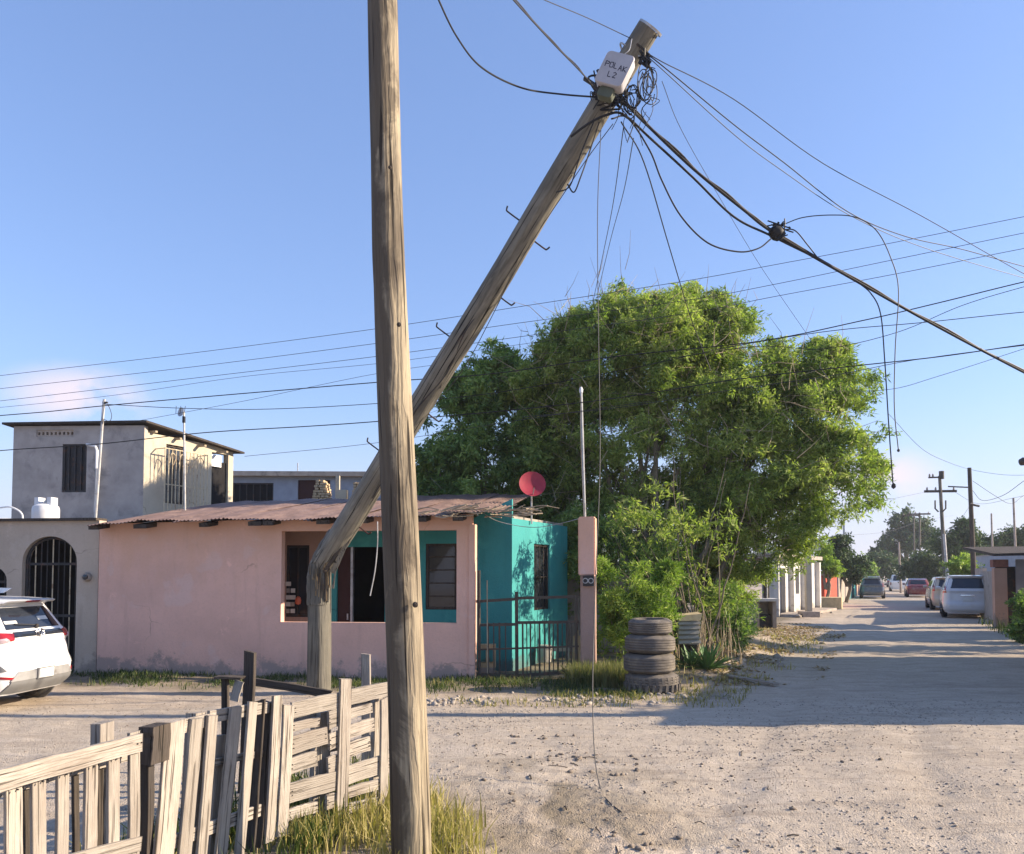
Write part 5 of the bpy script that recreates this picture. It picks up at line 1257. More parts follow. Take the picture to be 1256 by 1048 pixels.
for (xa, xb, yt, w, b_) in ((199, 215, 885, 22, 1), (225, 242, 882, 14, 1), (247, 261, 877, 11, 1), (271, 289, 868, 13, 1), (294, 309, 861, 10, 1), (329, 339, 856, 10, 1)):
    d = onp(xb, 900, PBn[0], PBn[1]).y; yb = 704 + (H - .03) / d * F
    xl = xb + (xa - xb) * (yb - yt) / (1048 - yt)
    fboard(f2, PBn, (xl, yb), (xb, yt), w, .02 + .004 * (xa % 3), .019, 'slat', 'pallet', b_)
for (xa, xb, yt, w) in ((305, 318, 859, 10), (314, 327, 862, 9)):
    d = onp(xb, 900, PBn[0], PBn[1]).y; yb = 704 + (H - .03) / d * F
    fboard(f2, PBn, (xb + (xa - xb) * (yb - yt) / (1048 - yt), yb), (xb, yt), 16, -.03, .02, 'slat', 'darkwood', 1, True, 'edge on board, its shaded side coloured dark')  # turned boards take dark wood as painted shade on the side facing away
fboard(f2, PBn, (188, 902), (262, 882), 17, -.012, .02, 'rail'); fboard(f2, PBn, (255, 880), (345, 866), 15, -.012, .02, 'rail')
fboard(f2, PBn, (192, 1040), (345, 985), 17, -.012, .02, 'rail'); fboard(f2, PBn, (262, 935), (345, 922), 9, -.03, .02, 'rail')
fboard(f2, PBn, (228, 1060), (240, 874), 12, -.06, .07, 'post'); fboard(f2, PBn, (258, 1050), (268, 902), 11, -.07, .05, 'post')
f3 = thing('pallet_fence', 'right fence panel of horizontal pallet boards beside the near pole', 'fence', PC[0].copy(), 'pallet panels making up the fence')
for (xa, xb, yt, w) in ((344, 354, 863, 12), (417, 424, 833, 13), (470, 471, 856, 9)):
    d = onp(xb, 900, PC[0], PC[1]).y; yb = 704 + (H - .03) / d * F
    fboard(f3, PC, (xb + (xa - xb) * (yb - yt) / (1048 - yt), yb), (xb, yt), w, .028, .022, 'upright', 'pallet', 1)
for a, b, w in (((357, 872), (418, 859), 20), ((357, 893), (392, 886), 11), ((356, 916), (401, 902), 22), ((355, 941), (388, 930), 19), ((353, 974), (414, 957), 24), ((352, 1000), (388, 990), 14), ((402, 884), (418, 880), 22), ((403, 911), (418, 906), 20), ((402, 940), (416, 935), 20), ((400, 985), (414, 981), 18),
                ((424, 857), (478, 845), 19), ((424, 877), (457, 868), 12), ((424, 899), (458, 889), 17), ((423, 922), (453, 912), 18), ((422, 953), (478, 935), 23), ((421, 975), (464, 962), 13), ((421, 994), (460, 984), 12)):
    fboard(f3, PC, a, b, w, .006, .02, 'board', 'pallet', .6)
for x, y0, y1, w in ((397, 1000, 873, 12), (461, 985, 853, 8), (386, 1000, 880, 6)): fboard(f3, PC, (x - 2, y0), (x, y1), w, -.09, .05, 'block_post', 'pallet')
for a, b, w in (((357, 884), (418, 872), 10), ((424, 868), (478, 857), 9), ((356, 930), (418, 915), 10), ((424, 915), (478, 900), 9)): fboard(f3, PC, a, b, w, -.14, .018, 'rear_board', 'pallet')
for fo, pl in ((f1, PA), (f3, PC)):
    nb_ = MB()
    for s_o in [c for c in fo.children if c.name.startswith(('slat', 'board'))]:
        mw = Matrix.Translation(s_o.location + fo.location) @ s_o.rotation_euler.to_matrix().to_4x4(); L_ = max(v.co.z for v in s_o.data.vertices)
        for t_ in (.06, .94):
            for sd_ in (-.015, .015):
                p = mw @ Vector((sd_, 0, L_ * t_)) + pl[2] * (.042 if fo is f1 else .018); nb_.tube([p - pl[2] * .01, p], .004, 5)
    nb_.build('nail_heads', M['iron'], fo)['kind'] = 'stuff'
# loose posts and boards behind the fence
def stick(px0, py0, px1, py1, Y, w, th, label, mat='pallet', name='post', cat='post'):
    a, b = at(px0, py0, Y), at(px1, py1, Y)
    t = thing(name, label, cat, (a.x, a.y, 0)); a.z = min(a.z, .0) if cat == 'post' else a.z
    board(t, a, b, w, th, (1, 0, 0) if cat == 'post' else (0, 0, 1), M[mat], 'timber', int(px0), 1)
stick(300, 930, 307, 800, 6.9, .085, .07, 'dark leaning post behind the fence boards left of the broken pole', 'darkwood')
stick(449, 900, 449, 803, 7.2, .075, .06, 'short reddish post behind the fence between the two poles', 'pallet')
stick(309, 836, 405, 852, 7.6, .07, .05, 'dark plank lying level behind the fence top, in front of the stump', 'darkwood', 'plank', 'plank')
stick(266, 831, 296, 832, 6.7, .02, .13, 'small flat board on top of the crossed timbers', 'darkwood', 'plank', 'plank')
stick(276, 930, 276, 832, 6.7, .05, .05, 'thin post under the small flat board', 'darkwood')
stick(287, 860, 294, 836, 6.6, .07, .02, 'short slanting brace beside the dark leaning post', 'pallet', 'plank', 'plank')

# ------------------------------------------------------------------ yard gate, pillar, mast, red dish
gt = thing('yard_gate', 'low dark iron bar gate between the pink wall and the pillar', 'gate', FP(650, 828))
GP = lambda px, py, d=0.0: FP(px, py, .05 + d)
def rail(px0, py0, px1, py1, w=.05):
    MB().bar(GP(px0, py0), GP(px1, py1), w, .035, (0, 0, 1)).build('rail', M['bars'], gt)
rail(584, 738, 633, 735); rail(634, 734, 710, 732); rail(586, 767, 633, 766); rail(634, 764, 710, 763); rail(586, 797, 710, 793, .03); rail(590, 827, 634, 829, .055); rail(634, 829, 708, 824, .055)
for px, y0, y1, r in ((588, 700, 828, .022), (599, 764, 828, .014), (613, 764, 830, .014), (634, 726, 834, .026), (641.5, 764, 832, .014), (651, 764, 834, .012), (662, 764, 832, .014), (674, 764, 830, .012), (606, 764, 829, .009), (620.5, 764, 829, .009), (646.5, 764, 829, .008), (656.5, 764, 829, .008), (668, 764, 829, .008), (679, 764, 828, .008), (690, 764, 827, .008), (701, 764, 826, .010), (684.5, 764, 828, .014), (695.5, 764, 826, .014), (707, 730, 826, .022)):
    MB().tube([GP(px, y1, -.003), GP(px - .5, y0, -.003)], r * 1.35, 6).build('bar', M['bars'], gt)
tag(MB(True).tube([GP(598, 826, -.12), GP(597.5, 712, -.12)], .012, 6).build('thin_stake', M['twig']), 'thin yellowish stake upright before the left of the gate', 'stake')
pil = thing('gate_pillar', 'gate pillar pink above and bare grey below, with a steel mast on top', 'pillar', FP(721, 832))
pc = FP(721, 832); pc.z = 0
zt4, zm = FP(721, 634).z, FP(721, 706).z
MB().box(pc + N * .12 + Vector((.0, 0, (zt4 + zm) / 2)), (.30, .30, zt4 - zm), azd(101)).build('upper_block', M['pink'], pil, bevel=.02)
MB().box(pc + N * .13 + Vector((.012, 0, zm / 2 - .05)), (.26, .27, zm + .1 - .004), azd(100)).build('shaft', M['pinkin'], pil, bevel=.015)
mbx = MB().box(FP(722, 712.5) - N * .05, (.19, .05, .19), azd(100)).build('meter_plate', M['iron'], pil)
for s in (-1, 1): MB(True).lathe([(.035, 0), (.05, 0), (.05, .01), (.035, .01)], FP(721.5 + s * 3.4, 712.5) - N * .085, 14, axis=N).build('meter_ring', M['galv'], mbx)
MB(True).tube([FP(717.5, 638, .1), FP(712.8, 480, .1)], .023, 8).build('mast', M['galv'], pil)
MB(True).lathe([(0, 0), (.03, 0), (.035, .06), (.02, .1), (0, .11)], FP(712.8, 482, .1), 8).build('mast_cap', M['bwhite'], pil)
MB(True).tube(catmull([FP(712, 486, .05), FP(712, 540, .06), FP(714.5, 600, .06), FP(716, 636, .0)], 4), .008, 5).build('mast_cable', M['iron'], pil)
dc = at(653, 594, 16.2); t = thing('satellite_dish', 'round faded red satellite dish standing above the teal wall', 'satellite dish', dc)
dax = Vector((.10, -.93, .30)).normalized()
MB(True).lathe([(0, -.05), (.10, -.045), (.19, -.025), (.265, .01), (.272, .018), (.19, -.012), (.1, -.032), (0, -.038)], dc, 30, axis=dax).build('reflector', M['dish'], t)
MB(True).tube([dc - dax * .04, dc - dax * .15, dc - dax * .15 - Vector((0, 0, .75))], .02, 7).build('support', M['galv'], t)
MB(True).tube([dc - Vector((0, 0, .25)) + dax * .01, dc + dax * .30 - Vector((0, 0, .18))], .010, 6).build('arm', M['galv'], t)
MB().box(dc + dax * .31 - Vector((0, 0, .17)), (.05, .09, .05)).build('receiver', M['dish'], t)
tag(MB(True).tube(catmull([FP(590, 628, .6), FP(612, 640, .7), FP(650, 647, .8), FP(680, 644, .4), FP(712, 636, .1)], 6), .006, 5).build('slack_cable', M['galv']), 'slack pale cable hung from the roof corner to the pillar top', 'cable')
# things in the yard behind the gate
def hollow_blocks(px, py, Y, w, h, label, mat='card'):
    c = at(px, py, Y); t = thing('cement_block', label, 'cement block', (c.x, c.y, 0))
    mb = MB(); wallmesh(mb, (c.x - w / 2, c.y, 0), Vector((1, 0, 0)), w, c.z - h / 2, c.z + h / 2, .2, [(w * .15, w * .45, c.z - h * .3, c.z + h * .3), (w * .55, w * .85, c.z - h * .3, c.z + h * .3)], (0, 1, 0)); mb.build('block', M[mat], t)
    MB().box((c.x, c.y + .1, (c.z - h / 2) / 2), (w * .9, .2, c.z - h / 2)).build('base', M['concrete'], t)
hollow_blocks(597, 805, 14.9, .33, .42, 'tan box with holes at the left foot of the gate')
hollow_blocks(684, 806, 17.2, .5, .4, 'pale low box seen through the right of the gate', 'foam')
tag(MB(True).lathe([(0, 0), (.13, 0), (.16, .3), (.14, .34), (0, .34)], at(668, 812, 16.5), 14).build('bucket', M['foam']), 'white bucket in the yard behind the gate', 'bucket')
tag(MB().box(Vector((at(690, 745, 19).x, 19.2, .9)), (4.5, .12, 1.8)).build('yard_wall', M['concrete']), 'rough low wall at the back of the yard behind the teal room', 'wall')
mb = MB(); c = at(703, 780, 15.6)
for k in range(5): mb.bar((c.x + .06 * k, c.y, .02), (c.x + .05 * k + .03, c.y, c.z + .1 * (k % 2)), .05, .03)
tag(mb.build('plank', M['card']), 'orange brown planks leaning behind the right end of the gate', 'planks')

# ------------------------------------------------------------------ tyres
ty0 = gnd(804, 851)
def tyre(cx, cy, z, r, h, label, lugs=0, tilt=0, seed=0, spin=0):
    t = thing('old_tyre', label, 'tyre', (cx, cy, z), 'stacked old tyres')
    ri = r * .60; k = h / 2
    prof = [(ri, k * .55), (ri + .02, k * .05), (ri * 1.08, 0.004), (r * .80, 0.0), (r * .93, k * .22)]
    nb = 5
    for i in range(nb):
        za = k * (.30 + 1.4 * i / nb); zb = k * (.30 + 1.4 * (i + 1) / nb); bulge = lambda q: r * (1 - .018 * ((q - k) / k) ** 2)
        prof += [(bulge(za) - .012, za + .001), (bulge(za), za + .010), (bulge(zb), zb - .006), (bulge(zb) - .012, zb)]
    prof += [(r * .93, h - k * .22), (r * .80, h), (ri * 1.08, h - .004), (ri + .02, h - k * .05), (ri, h - k * .55)]
    MB(True).lathe(prof, (cx, cy, z), 44).build('casing', M['oldtyre'], t)
    if lugs:
        me = None
        for i in range(lugs):
            for s in (0, 1):
                a = 2 * math.pi * (i + .5 * s) / lugs
                if me is None: o = MB().hexa([(-.022, -.028, -.05), (.022, -.028, -.05), (.026, .0, -.05), (-.026, 0, -.05), (-.012, -.025, .055), (.032, -.025, .055), (.036, 0, .055), (-.008, 0, .055)]).build('tread_lug', M['oldtyre'], t, local=True); me = o.data
                else: o = linkmesh('tread_lug', me, None, t)
                o.location = (math.cos(a) * r, math.sin(a) * r, h * (.30 + .40 * s)); o.rotation_euler = (0, math.pi * s, a + math.pi / 2 + (math.pi if s == 0 else math.pi * 0))
                if s: o.rotation_euler = (math.pi, 0, a + math.pi / 2)
                else: o.rotation_euler = (0, 0, a + math.pi / 2)
    t.rotation_euler = (R(tilt), R(-tilt * .6), spin)
    return t
z0 = gz(ty0.x, ty0.y + .4) - .01; cy_ = ty0.y + .42
tyre(ty0.x + .02, cy_, z0, .425, .305, 'bottom tyre of the stack, with chunky lug tread', 26)
tyre(ty0.x - .02, cy_ + .01, z0 + .308, .41, .31, 'second tyre from the bottom of the stack', 0, 1.0)
tyre(ty0.x - .01, cy_, z0 + .622, .40, .285, 'third tyre from the bottom of the stack', 0, -1.0)
tyre(ty0.x + .0, cy_ + .01, z0 + .912, .35, .25, 'topmost narrower tyre of the stack', 0, 1.2)
# white louvred box with cardboard beside the tyres
lc = at(846, 772, 15.4); t = thing('louvred_box', 'battered white slatted box with yellowed top right of the tyre stack', 'box', (lc.x, lc.y, 0)); zb = at(846, 791, 15.4).z; zq = at(846, 762, 15.4).z; wq = 27 / F * 15.4
MB().box((lc.x, lc.y + .15, (zb + zq) / 2), (wq * .9, .24, zq - zb), azd(98)).build('body', M['foam'], t)
for k in range(5): MB().bar((lc.x - wq / 2, lc.y + .0, zb + (zq - zb) * (k + .5) / 5), (lc.x + wq / 2, lc.y - .0, zb + (zq - zb) * (k + .5) / 5 + .01), .055, .02, (0, .3, 1)).build('slat', M['foam'], t)
MB().hexa([(lc.x - wq / 2, lc.y - .02, zq), (lc.x + wq / 2, lc.y - .02, zq + .01), (lc.x + wq / 2, lc.y + .3, zq + .05), (lc.x - wq / 2, lc.y + .3, zq + .03), (lc.x - wq / 2 + .02, lc.y, zq + .10), (lc.x + wq / 2 + .03, lc.y, zq + .14), (lc.x + wq / 2, lc.y + .28, zq + .16), (lc.x - wq / 2, lc.y + .28, zq + .12)]).build('top', M['card'], t)
MB().box((lc.x, lc.y + .15, zb / 2), (wq * .7, .2, zb)).build('foot', M['darkwood'], t)
tag(MB(True).tube([gnd(853, 822) + Vector((0, 0, .02)), at(861, 762, 15.3)], .012, 6).build('stick', M['twig']), 'pale stick leaning against the white slatted box', 'stick')
# log pieces at the verge
for k, (a, b, r_, lb_) in enumerate((((902, 768), (922, 786), .10, 'dark split log lying highest on the verge pile'), ((897, 776), (915, 788), .08, 'shorter dark log under the pile'), ((912, 766), (928, 780), .06, 'pale thin log end on the right of the pile'))):
    A, B = gnd(*a), gnd(*b); A.z = .12 + r_ + gz(A.x, A.y); B.z = r_ + gz(B.x, B.y)
    tg = thing('log', lb_, 'log', A, 'logs piled at the verge'); log('timber', A, B, r_, r_ * .9, M['bark'], tg, 30 + k, .05, .05, 12, 8, .02)
c = gnd(880, 800); A, B = gnd(892, 832), gnd(952, 842); A.z = B.z = .04
tg = thing('fallen_plank', 'grey weathered plank lying flat on the shaded verge right of the agave', 'plank', A); board(tg, A, B, .12, .03, (0, 1, 0), M['pallet'], 'timber', 77)

# ------------------------------------------------------------------ cars
def interp(tab, z):
    if z <= tab[0][0]: return tab[0][1]
    for (a, b), (c, d) in zip(tab[:-1], tab[1:]):
        if z <= c: return b + (d - b) * (z - a) / (c - a + 1e-9)
    return tab[-1][1]
class Car:
    """body made of stacked rounded-rectangle slices; y<0 is the rear"""
    def __init__(s, rear, front, half, zs, n=7.0): s.rear, s.front, s.half, s.zs, s.n = rear, front, half, zs, n
    def par(s, z):
        r, f, w = interp(s.rear, z), interp(s.front, z), interp(s.half, z); return (r + f) / 2, (f - r) / 2, w
    def body(s, m=56):
        mb = MB(True); vs = []
        for z in s.zs:
            yc, h, w = s.par(z)
            for k in range(m):
                a = 2 * math.pi * (k + .5) / m; c, q = math.cos(a), math.sin(a)
                vs.append((w * math.copysign(abs(c) ** (2 / s.n), c), yc + h * math.copysign(abs(q) ** (2 / s.n), q), z))
        fs_ = [(i * m + k, i * m + (k + 1) % m, (i + 1) * m + (k + 1) % m, (i + 1) * m + k) for i in range(len(s.zs) - 1) for k in range(m)]
        fs_ += [tuple(range(m))[::-1], tuple((len(s.zs) - 1) * m + k for k in range(m))]
        return mb.add(vs, fs_)
    def end_pt(s, x, z, sg=-1, e=0):
        yc, h, w = s.par(z); x = max(-w * .999, min(w * .999, x)); return Vector((x, yc + sg * (h * (1 - abs(x / w) ** s.n) ** (1 / s.n) + e), z))
    def side_pt(s, y, z, sg=1, e=0):
        yc, h, w = s.par(z); q = max(-.999, min(.999, (y - yc) / h)); return Vector((sg * (w * (1 - abs(q) ** s.n) ** (1 / s.n) + e), y, z))
    def patch(s, f, quad, e=.006, nu=8, nv=5, th=.02):
        """quad: four (a,z) corners ccw; f maps (a,z,e) to the surface"""
        mb = MB(True); vs = []
        for ee in (e, e - th):
            for j in range(nv + 1):
                for i in range(nu + 1):
                    a, b = i / nu, j / nv
                    p = [(quad[0][k] * (1 - a) + quad[1][k] * a) * (1 - b) + (quad[3][k] * (1 - a) + quad[2][k] * a) * b for k in (0, 1)]
                    vs.append(f(p[0], p[1], ee))
        N1 = (nu + 1) * (nv + 1); fs_ = []
        for j in range(nv):
            for i in range(nu):
                k = j * (nu + 1) + i; q = (k, k + 1, k + nu + 2, k + nu + 1); fs_.append(q); fs_.append(tuple(N1 + x for x in q[::-1]))
        ring = [i for i in range(nu + 1)] + [(j + 1) * (nu + 1) - 1 for j in range(1, nv + 1)] + [nv * (nu + 1) + i for i in range(nu - 1, -1, -1)] + [j * (nu + 1) for j in range(nv - 1, 0, -1)]
        for a, b in zip(ring, ring[1:] + ring[:1]): fs_.append((a, b, N1 + b, N1 + a))
        return mb.add(vs, fs_)
def wheel(parent, x, y, r, w, s):
    t = MB(True).lathe([(r * .62, -w / 2), (r * .93, -w / 2), (r, -w * .34), (r, w * .34), (r * .93, w / 2), (r * .62, w / 2)], (0, 0, 0), 28, axis=(1, 0, 0)).build('wheel', M['tyre'], parent, local=True)
    t.location = (x, y, r)
    MB(True).lathe([(0, s * w * .40), (r * .2, s * w * .42), (r * .56, s * w * .36), (r * .64, s * w * .47), (r * .64, -s * w * .4), (0, -s * w * .4)], (0, 0, 0), 24, axis=(1, 0, 0)).build('rim', M['galv'], t, local=True)
    for k in range(5):
        a = 2 * math.pi * k / 5; MB().bar((s * w * .45, .04 * math.cos(a), .04 * math.sin(a)), (s * w * .42, r * .58 * math.cos(a), r * .58 * math.sin(a)), .05, .02).build('spoke', M['chrome'], t, local=True)
    return t
def suv(label, loc, az, L, W, Ht, pm, near=False, sedan=False, pickup=False, name='parked_car', cat='car', group=None):
    t = thing(name, label, cat, loc, group)
    y0, y1, w = -L / 2, L / 2, W / 2; b = .22
    if sedan:
        rear = [(b, y0 + .12), (.38, y0), (.78, y0 + .02), (.92, y0 + .10), (.96, y0 + .45), (1.0, y0 + .62), (Ht - .12, y0 + 1.0), (Ht - .03, y0 + 1.35), (Ht, y0 + 1.9)]
    elif pickup:
        rear = [(b, y0 + .1), (.5, y0), (.98, y0), (1.0, y0 + .04), (1.04, y0 + 1.75), (Ht - .1, y0 + 1.85), (Ht - .02, y0 + 2.0), (Ht, y0 + 2.2)]
    else:
        rear = [(b, y0 + .12), (.36, y0 + .01), (.56, y0), (.70, y0 + .06), (Ht * .58, y0 + .09), (Ht * .63, y0 + .06), (Ht * .68, y0 + .10), (Ht * .71, y0 + .15), (Ht * .92, y0 + .38), (Ht - .08, y0 + .32), (Ht - .045, y0 + .26), (Ht - .02, y0 + .45), (Ht, y0 + .9)]
    front = [(b, y1 - .12), (.42, y1), (.62, y1 - .02), (.84, y1 - .12), (Ht * .62, y1 - .45), (Ht * .645, y1 - .95), (Ht * .9, y1 - 1.7), (Ht - .02, y1 - 1.95), (Ht, y1 - 2.2)]
    half = [(b, w * .90), (.34, w * .965), (.60, w), (.80, w * .985), (Ht * .64, w * .955), (Ht * .68, w * .93), (Ht * .92, w * .76), (Ht - .05, w * .72), (Ht - .015, w * .66), (Ht, w * .5)]
    zs = sorted({b, .26, .30, .36, .45, .56, .63, .70, .8, .86} | {Ht * k for k in (.56, .58, .605, .63, .645, .68, .71, .78, .85, .92)} | {Ht - .08, Ht - .05, Ht - .045, Ht - .03, Ht - .015, Ht})
    if pickup: zs = sorted(set(zs) | {.98, 1.0, 1.04})
    if sedan: zs = sorted(set(zs) | {.92, .96, 1.0, Ht - .12})
    C = Car(rear, front, half, zs); C.body().build('body', pm, t, local=True)
    E = lambda x, z, e: C.end_pt(x, z, -1, e); Fn = lambda x, z, e: C.end_pt(x, z, 1, e)
    gz_b = Ht * .715; gz_t = Ht * .905
    if not near: gz_b, gz_t = Ht * .69, Ht * .925
    if sedan: gz_b, gz_t = 1.03, Ht - .1
    if pickup: gz_b, gz_t = 1.12, Ht - .12
    wb, wt = interp(half, gz_b) * .88, interp(half, gz_t) * .90
    rw = C.patch(E, ((-wb, gz_b), (wb, gz_b), (wt, gz_t), (-wt, gz_t)), .007).build('rear_window', M['carglass'], t, local=True)
    wf0, wf1 = interp(half, Ht * .66) * .9, interp(half, Ht * .9) * .92
    C.patch(Fn, ((-wf0, Ht * .665), (wf0, Ht * .665), (wf1, Ht * .905), (-wf1, Ht * .905)), .008).build('windscreen', M['carglass'], t, local=True)
    for sg in (-1, 1):
        S = lambda y, z, e: C.side_pt(y, z, sg, e)
        ya, yb = interp(rear, gz_b) + (.28 if not sedan else .35), interp(front, Ht * .68) - .55
        if pickup: ya = interp(rear, gz_b) + .1
        ym = (ya + yb) / 2; ta, tb_ = ya + .22, yb - .75
        zb_, zt_2 = Ht * .70 if not sedan else 1.0, Ht * .90
        C.patch(S, ((ya, zb_), (ym - .05, zb_), (ym - .05, zt_2), (ta, zt_2)), .007).build('side_window', M['carglass'], t, local=True)
        C.patch(S, ((ym + .05, zb_), (yb, zb_), (tb_, zt_2), (ym + .05, zt_2)), .007).build('side_window', M['carglass'], t, local=True)
        for y in (y0 + L * .19, y1 - L * .20):
            MB(True).lathe([(0, 0), (.375, 0), (.385, .012), (0, .014)], (sg * (w - .045), y, .33), 26, axis=(sg, 0, 0)).build('wheel_arch', M['plastic'] if near else M['tyre'], t, local=True)
            wheel(t, sg * (w - .11), y, .335, .23, sg)
        C.patch(S, ((y0 + .95, .24), (y1 - 1.1, .24), (y1 - 1.1, .33), (y0 + .95, .33)), .01).build('sill', M['plastic'], t, local=True)
        MB(True).lathe([(0, -.10), (.06, -.09), (.075, 0), (.06, .09), (0, .10)], (sg * (w + .07), yb - .15, Ht * .68), 10, axis=(1, 0, 0)).build('mirror', pm, t, local=True)
        # tail lamps
        lz0, lz1 = (Ht * .58, Ht * .69) if not (sedan or pickup) else (.70, .88)
        if near:
            C.patch(E, tuple((sg * x, z) for x, z in ((.30 * W, .945), (w * .95, .90), (w * .93, 1.075), (.27 * W, 1.035))), .012).build('tail_lamp', M['redlamp'], t, local=True)
            C.patch(E, tuple((sg * x, z) for x, z in ((.33 * W, .935), (w * .90, .90), (w * .91, .965), (.36 * W, .985))), .018).build('reverse_lamp', M['clearlamp'], t, local=True)
            C.patch(E, tuple((sg * x, z) for x, z in ((w * .76, .55), (w * .96, .53), (w * .955, .72), (w * .88, .70))), .010).build('bumper_vent', M['plastic'], t, local=True)
            C.patch(E, tuple((sg * x, z) for x, z in ((w * .66, .43), (w * .95, .47), (w * .95, .50), (w * .66, .465))), .018).build('reflector', M['redlamp'], t, local=True)
        elif pickup:
            C.patch(E, tuple((sg * x, z) for x, z in ((w * .84, .66), (w * .95, .66), (w * .95, .95), (w * .84, .95))), .01).build('tail_lamp', M['redlamp'], t, local=True)
        else:
            C.patch(E, tuple((sg * x, z) for x, z in ((w * (.80 if not sedan else .6), lz0), (w * .97, lz0), (w * .93, lz1 + (.18 if not sedan else 0)), (w * (.82 if not sedan else .6), lz1 + (.1 if not sedan else 0)))), .01).build('tail_lamp', M['redlamp'], t, local=True)
        C.patch(Fn, tuple((sg * x, z) for x, z in ((w * .5, .62), (w * .93, .64), (w * .93, .76), (w * .55, .72))), .01).build('headlight', M['clearlamp'], t, local=True)
    return t, C, E
wr = Vector((-.592 * 11.3 + .15, 11.3, 0)); haz = -84.0
hv = azd(haz); Lc = 4.0
cpos = wr + hv * (Lc / 2); cpos.z = gz(wr.x, wr.y + .6) + .005
t, C, E = suv('white compact crossover parked at the left edge before the arched gate, rear towards us', cpos, haz, Lc, 1.72, 1.52, M['carwhite'], True)
t.rotation_euler = (0, 0, -R(haz))
def cp(quad, e, name, mat, parent=None): return C.patch(E, quad, e).build(name, M[mat], parent or t, local=True)
gl_ = [o for o in t.children if o.name.startswith('rear_window')][0]
cp(((-.50, .985), (.50, .985), (.47, 1.055), (-.47, 1.055)), .014, 'trim_strip', 'carglass')
em = MB(True); c = C.end_pt(0, 1.02, -1, .02)
for rx, rz_ in ((.085, .055), (.030, .053), (.060, .026)):
    em.tube([c + Vector((rx * math.cos(a), -.006, rz_ * math.sin(a) + (.02 if rx == .06 else 0))) for a in [i * 2 * math.pi / 20 for i in range(21)]], .007, 6, False)
em.build('emblem', M['chrome'], t, local=True)
cp(((-.66, .24), (.66, .24), (.60, .41), (-.60, .41)), .022, 'bumper', 'plastic')
cp(((-.86, .25), (.86, .25), (.84, .37), (-.84, .37)), .012, 'bumper', 'plastic')
cp(((-.62, .41), (.62, .41), (.50, .53), (-.50, .53)), .028, 'bumper_insert', 'galv')
pl_ = cp(((-.17, .395), (.17, .395), (.17, .545), (-.17, .545)), .045, 'plate_frame', 'plastic')
cp(((-.15, .408), (.15, .408), (.15, .532), (-.15, .532)), .050, 'number_plate', 'paper', pl_)
cp(((-.66, 1.44), (.66, 1.44), (.60, 1.49), (-.60, 1.49)), .10, 'spoiler', 'carwhite')
cp(((-.14, 1.445), (.14, 1.445), (.14, 1.47), (-.14, 1.47)), .105, 'brake_light', 'redlamp')
MB().bar(C.end_pt(.02, 1.125, -1, .03), C.end_pt(-.36, 1.16, -1, .03), .016, .012).build('wiper', M['iron'], gl_, local=True)
MB(True).lathe([(0, 0), (.03, .0), (.03, .03), (0, .035)], C.end_pt(.02, 1.11, -1, .02), 10, axis=(0, -1, 0)).build('wiper_pivot', M['iron'], gl_, local=True)
cp(((-.50, 1.16), (-.28, 1.16), (-.28, 1.20), (-.50, 1.20)), .011, 'window_sticker', 'paper', gl_)
cp(((.16, 1.19), (.36, 1.19), (.35, 1.24), (.16, 1.24)), .011, 'window_sticker', 'paper', gl_)
cp(((.07, .74), (.20, .74), (.20, .752), (.07, .752)), .006, 'badge', 'galv')
MB(True).prism([(-.02, -1.35, 1.57), (.02, -1.35, 1.57), (.02, -1.05, 1.575), (-.02, -1.05, 1.575)], (0, -.12, .07)).build('antenna_fin', M['carwhite'], t, local=True)
for sg in (): MB(True).tube([(sg * .60, -1.3, 1.545), (sg * .60, -1.2, 1.585), (sg * .60, .5, 1.60), (sg * .60, .62, 1.56)], .016, 6).build('roof_rail', M['galv'], t, local=True)
# cars up the street
def street_car(px, Y, label, L, W, Ht, m, az=24.4, **k):
    x = (px - CX) / F * Y; p = Vector((x, Y, 0)) + azd(az) * (L / 2)
    t, C, E = suv(label, p, az, L, W, Ht, M[m], **k); t.rotation_euler = (0, 0, -R(az)); return t, C, E
t, C, E = street_car(1186, 33.5, 'large white SUV parked on the right of the street, nearest of the street cars', 4.7, 1.95, 1.80, 'carsilver', 27)
C.patch(E, ((-.85, .30), (.85, .30), (.83, .50), (-.83, .50)), .03).build('bumper', M['carsilver'], t, local=True)
C.patch(E, ((-.26, .92), (.26, .92), (.26, .98), (-.26, .98)), .03).build('chrome_strip', M['chrome'], t, local=True)
C.patch(E, ((-.17, .70), (.17, .70), (.17, .83), (-.17, .83)), .02).build('number_plate', M['paper'], t, local=True)
for sg in (-1, 1): MB(True).tube([(sg * .68, -1.8, 1.80), (sg * .68, -1.6, 1.86), (sg * .68, .5, 1.86), (sg * .68, .7, 1.80)], .02, 6).build('roof_rail', M['galv'], t, local=True)
t, C, E = street_car(1166, 40.5, 'beige car parked ahead of the large white SUV, mostly hidden by it', 4.6, 1.8, 1.7, 'carbeige', 23)
t, C, E = street_car(1069, 60, 'dark grey hatchback standing on the left side of the street beyond the red wall', 4.2, 1.75, 1.55, 'cargrey', 24)
MB().box((0, -.9, 1.62), (1.1, .9, .07)).build('roof_load', M['bwhite'], t, local=True)
t, C, E = street_car(1103, 84, 'white pickup far up the middle of the street', 5.2, 1.9, 1.75, 'carwhite', 24, pickup=True, name='parked_pickup', cat='pickup truck')
t, C, E = street_car(1126, 63, 'dark red car on the right side of the street, beyond the white SUV', 4.4, 1.78, 1.5, 'carred', 24, sedan=True)
t, C, E = street_car(1096, 110, 'small dark car farthest up the street', 4.4, 1.78, 1.5, 'cargrey', 24, sedan=True)

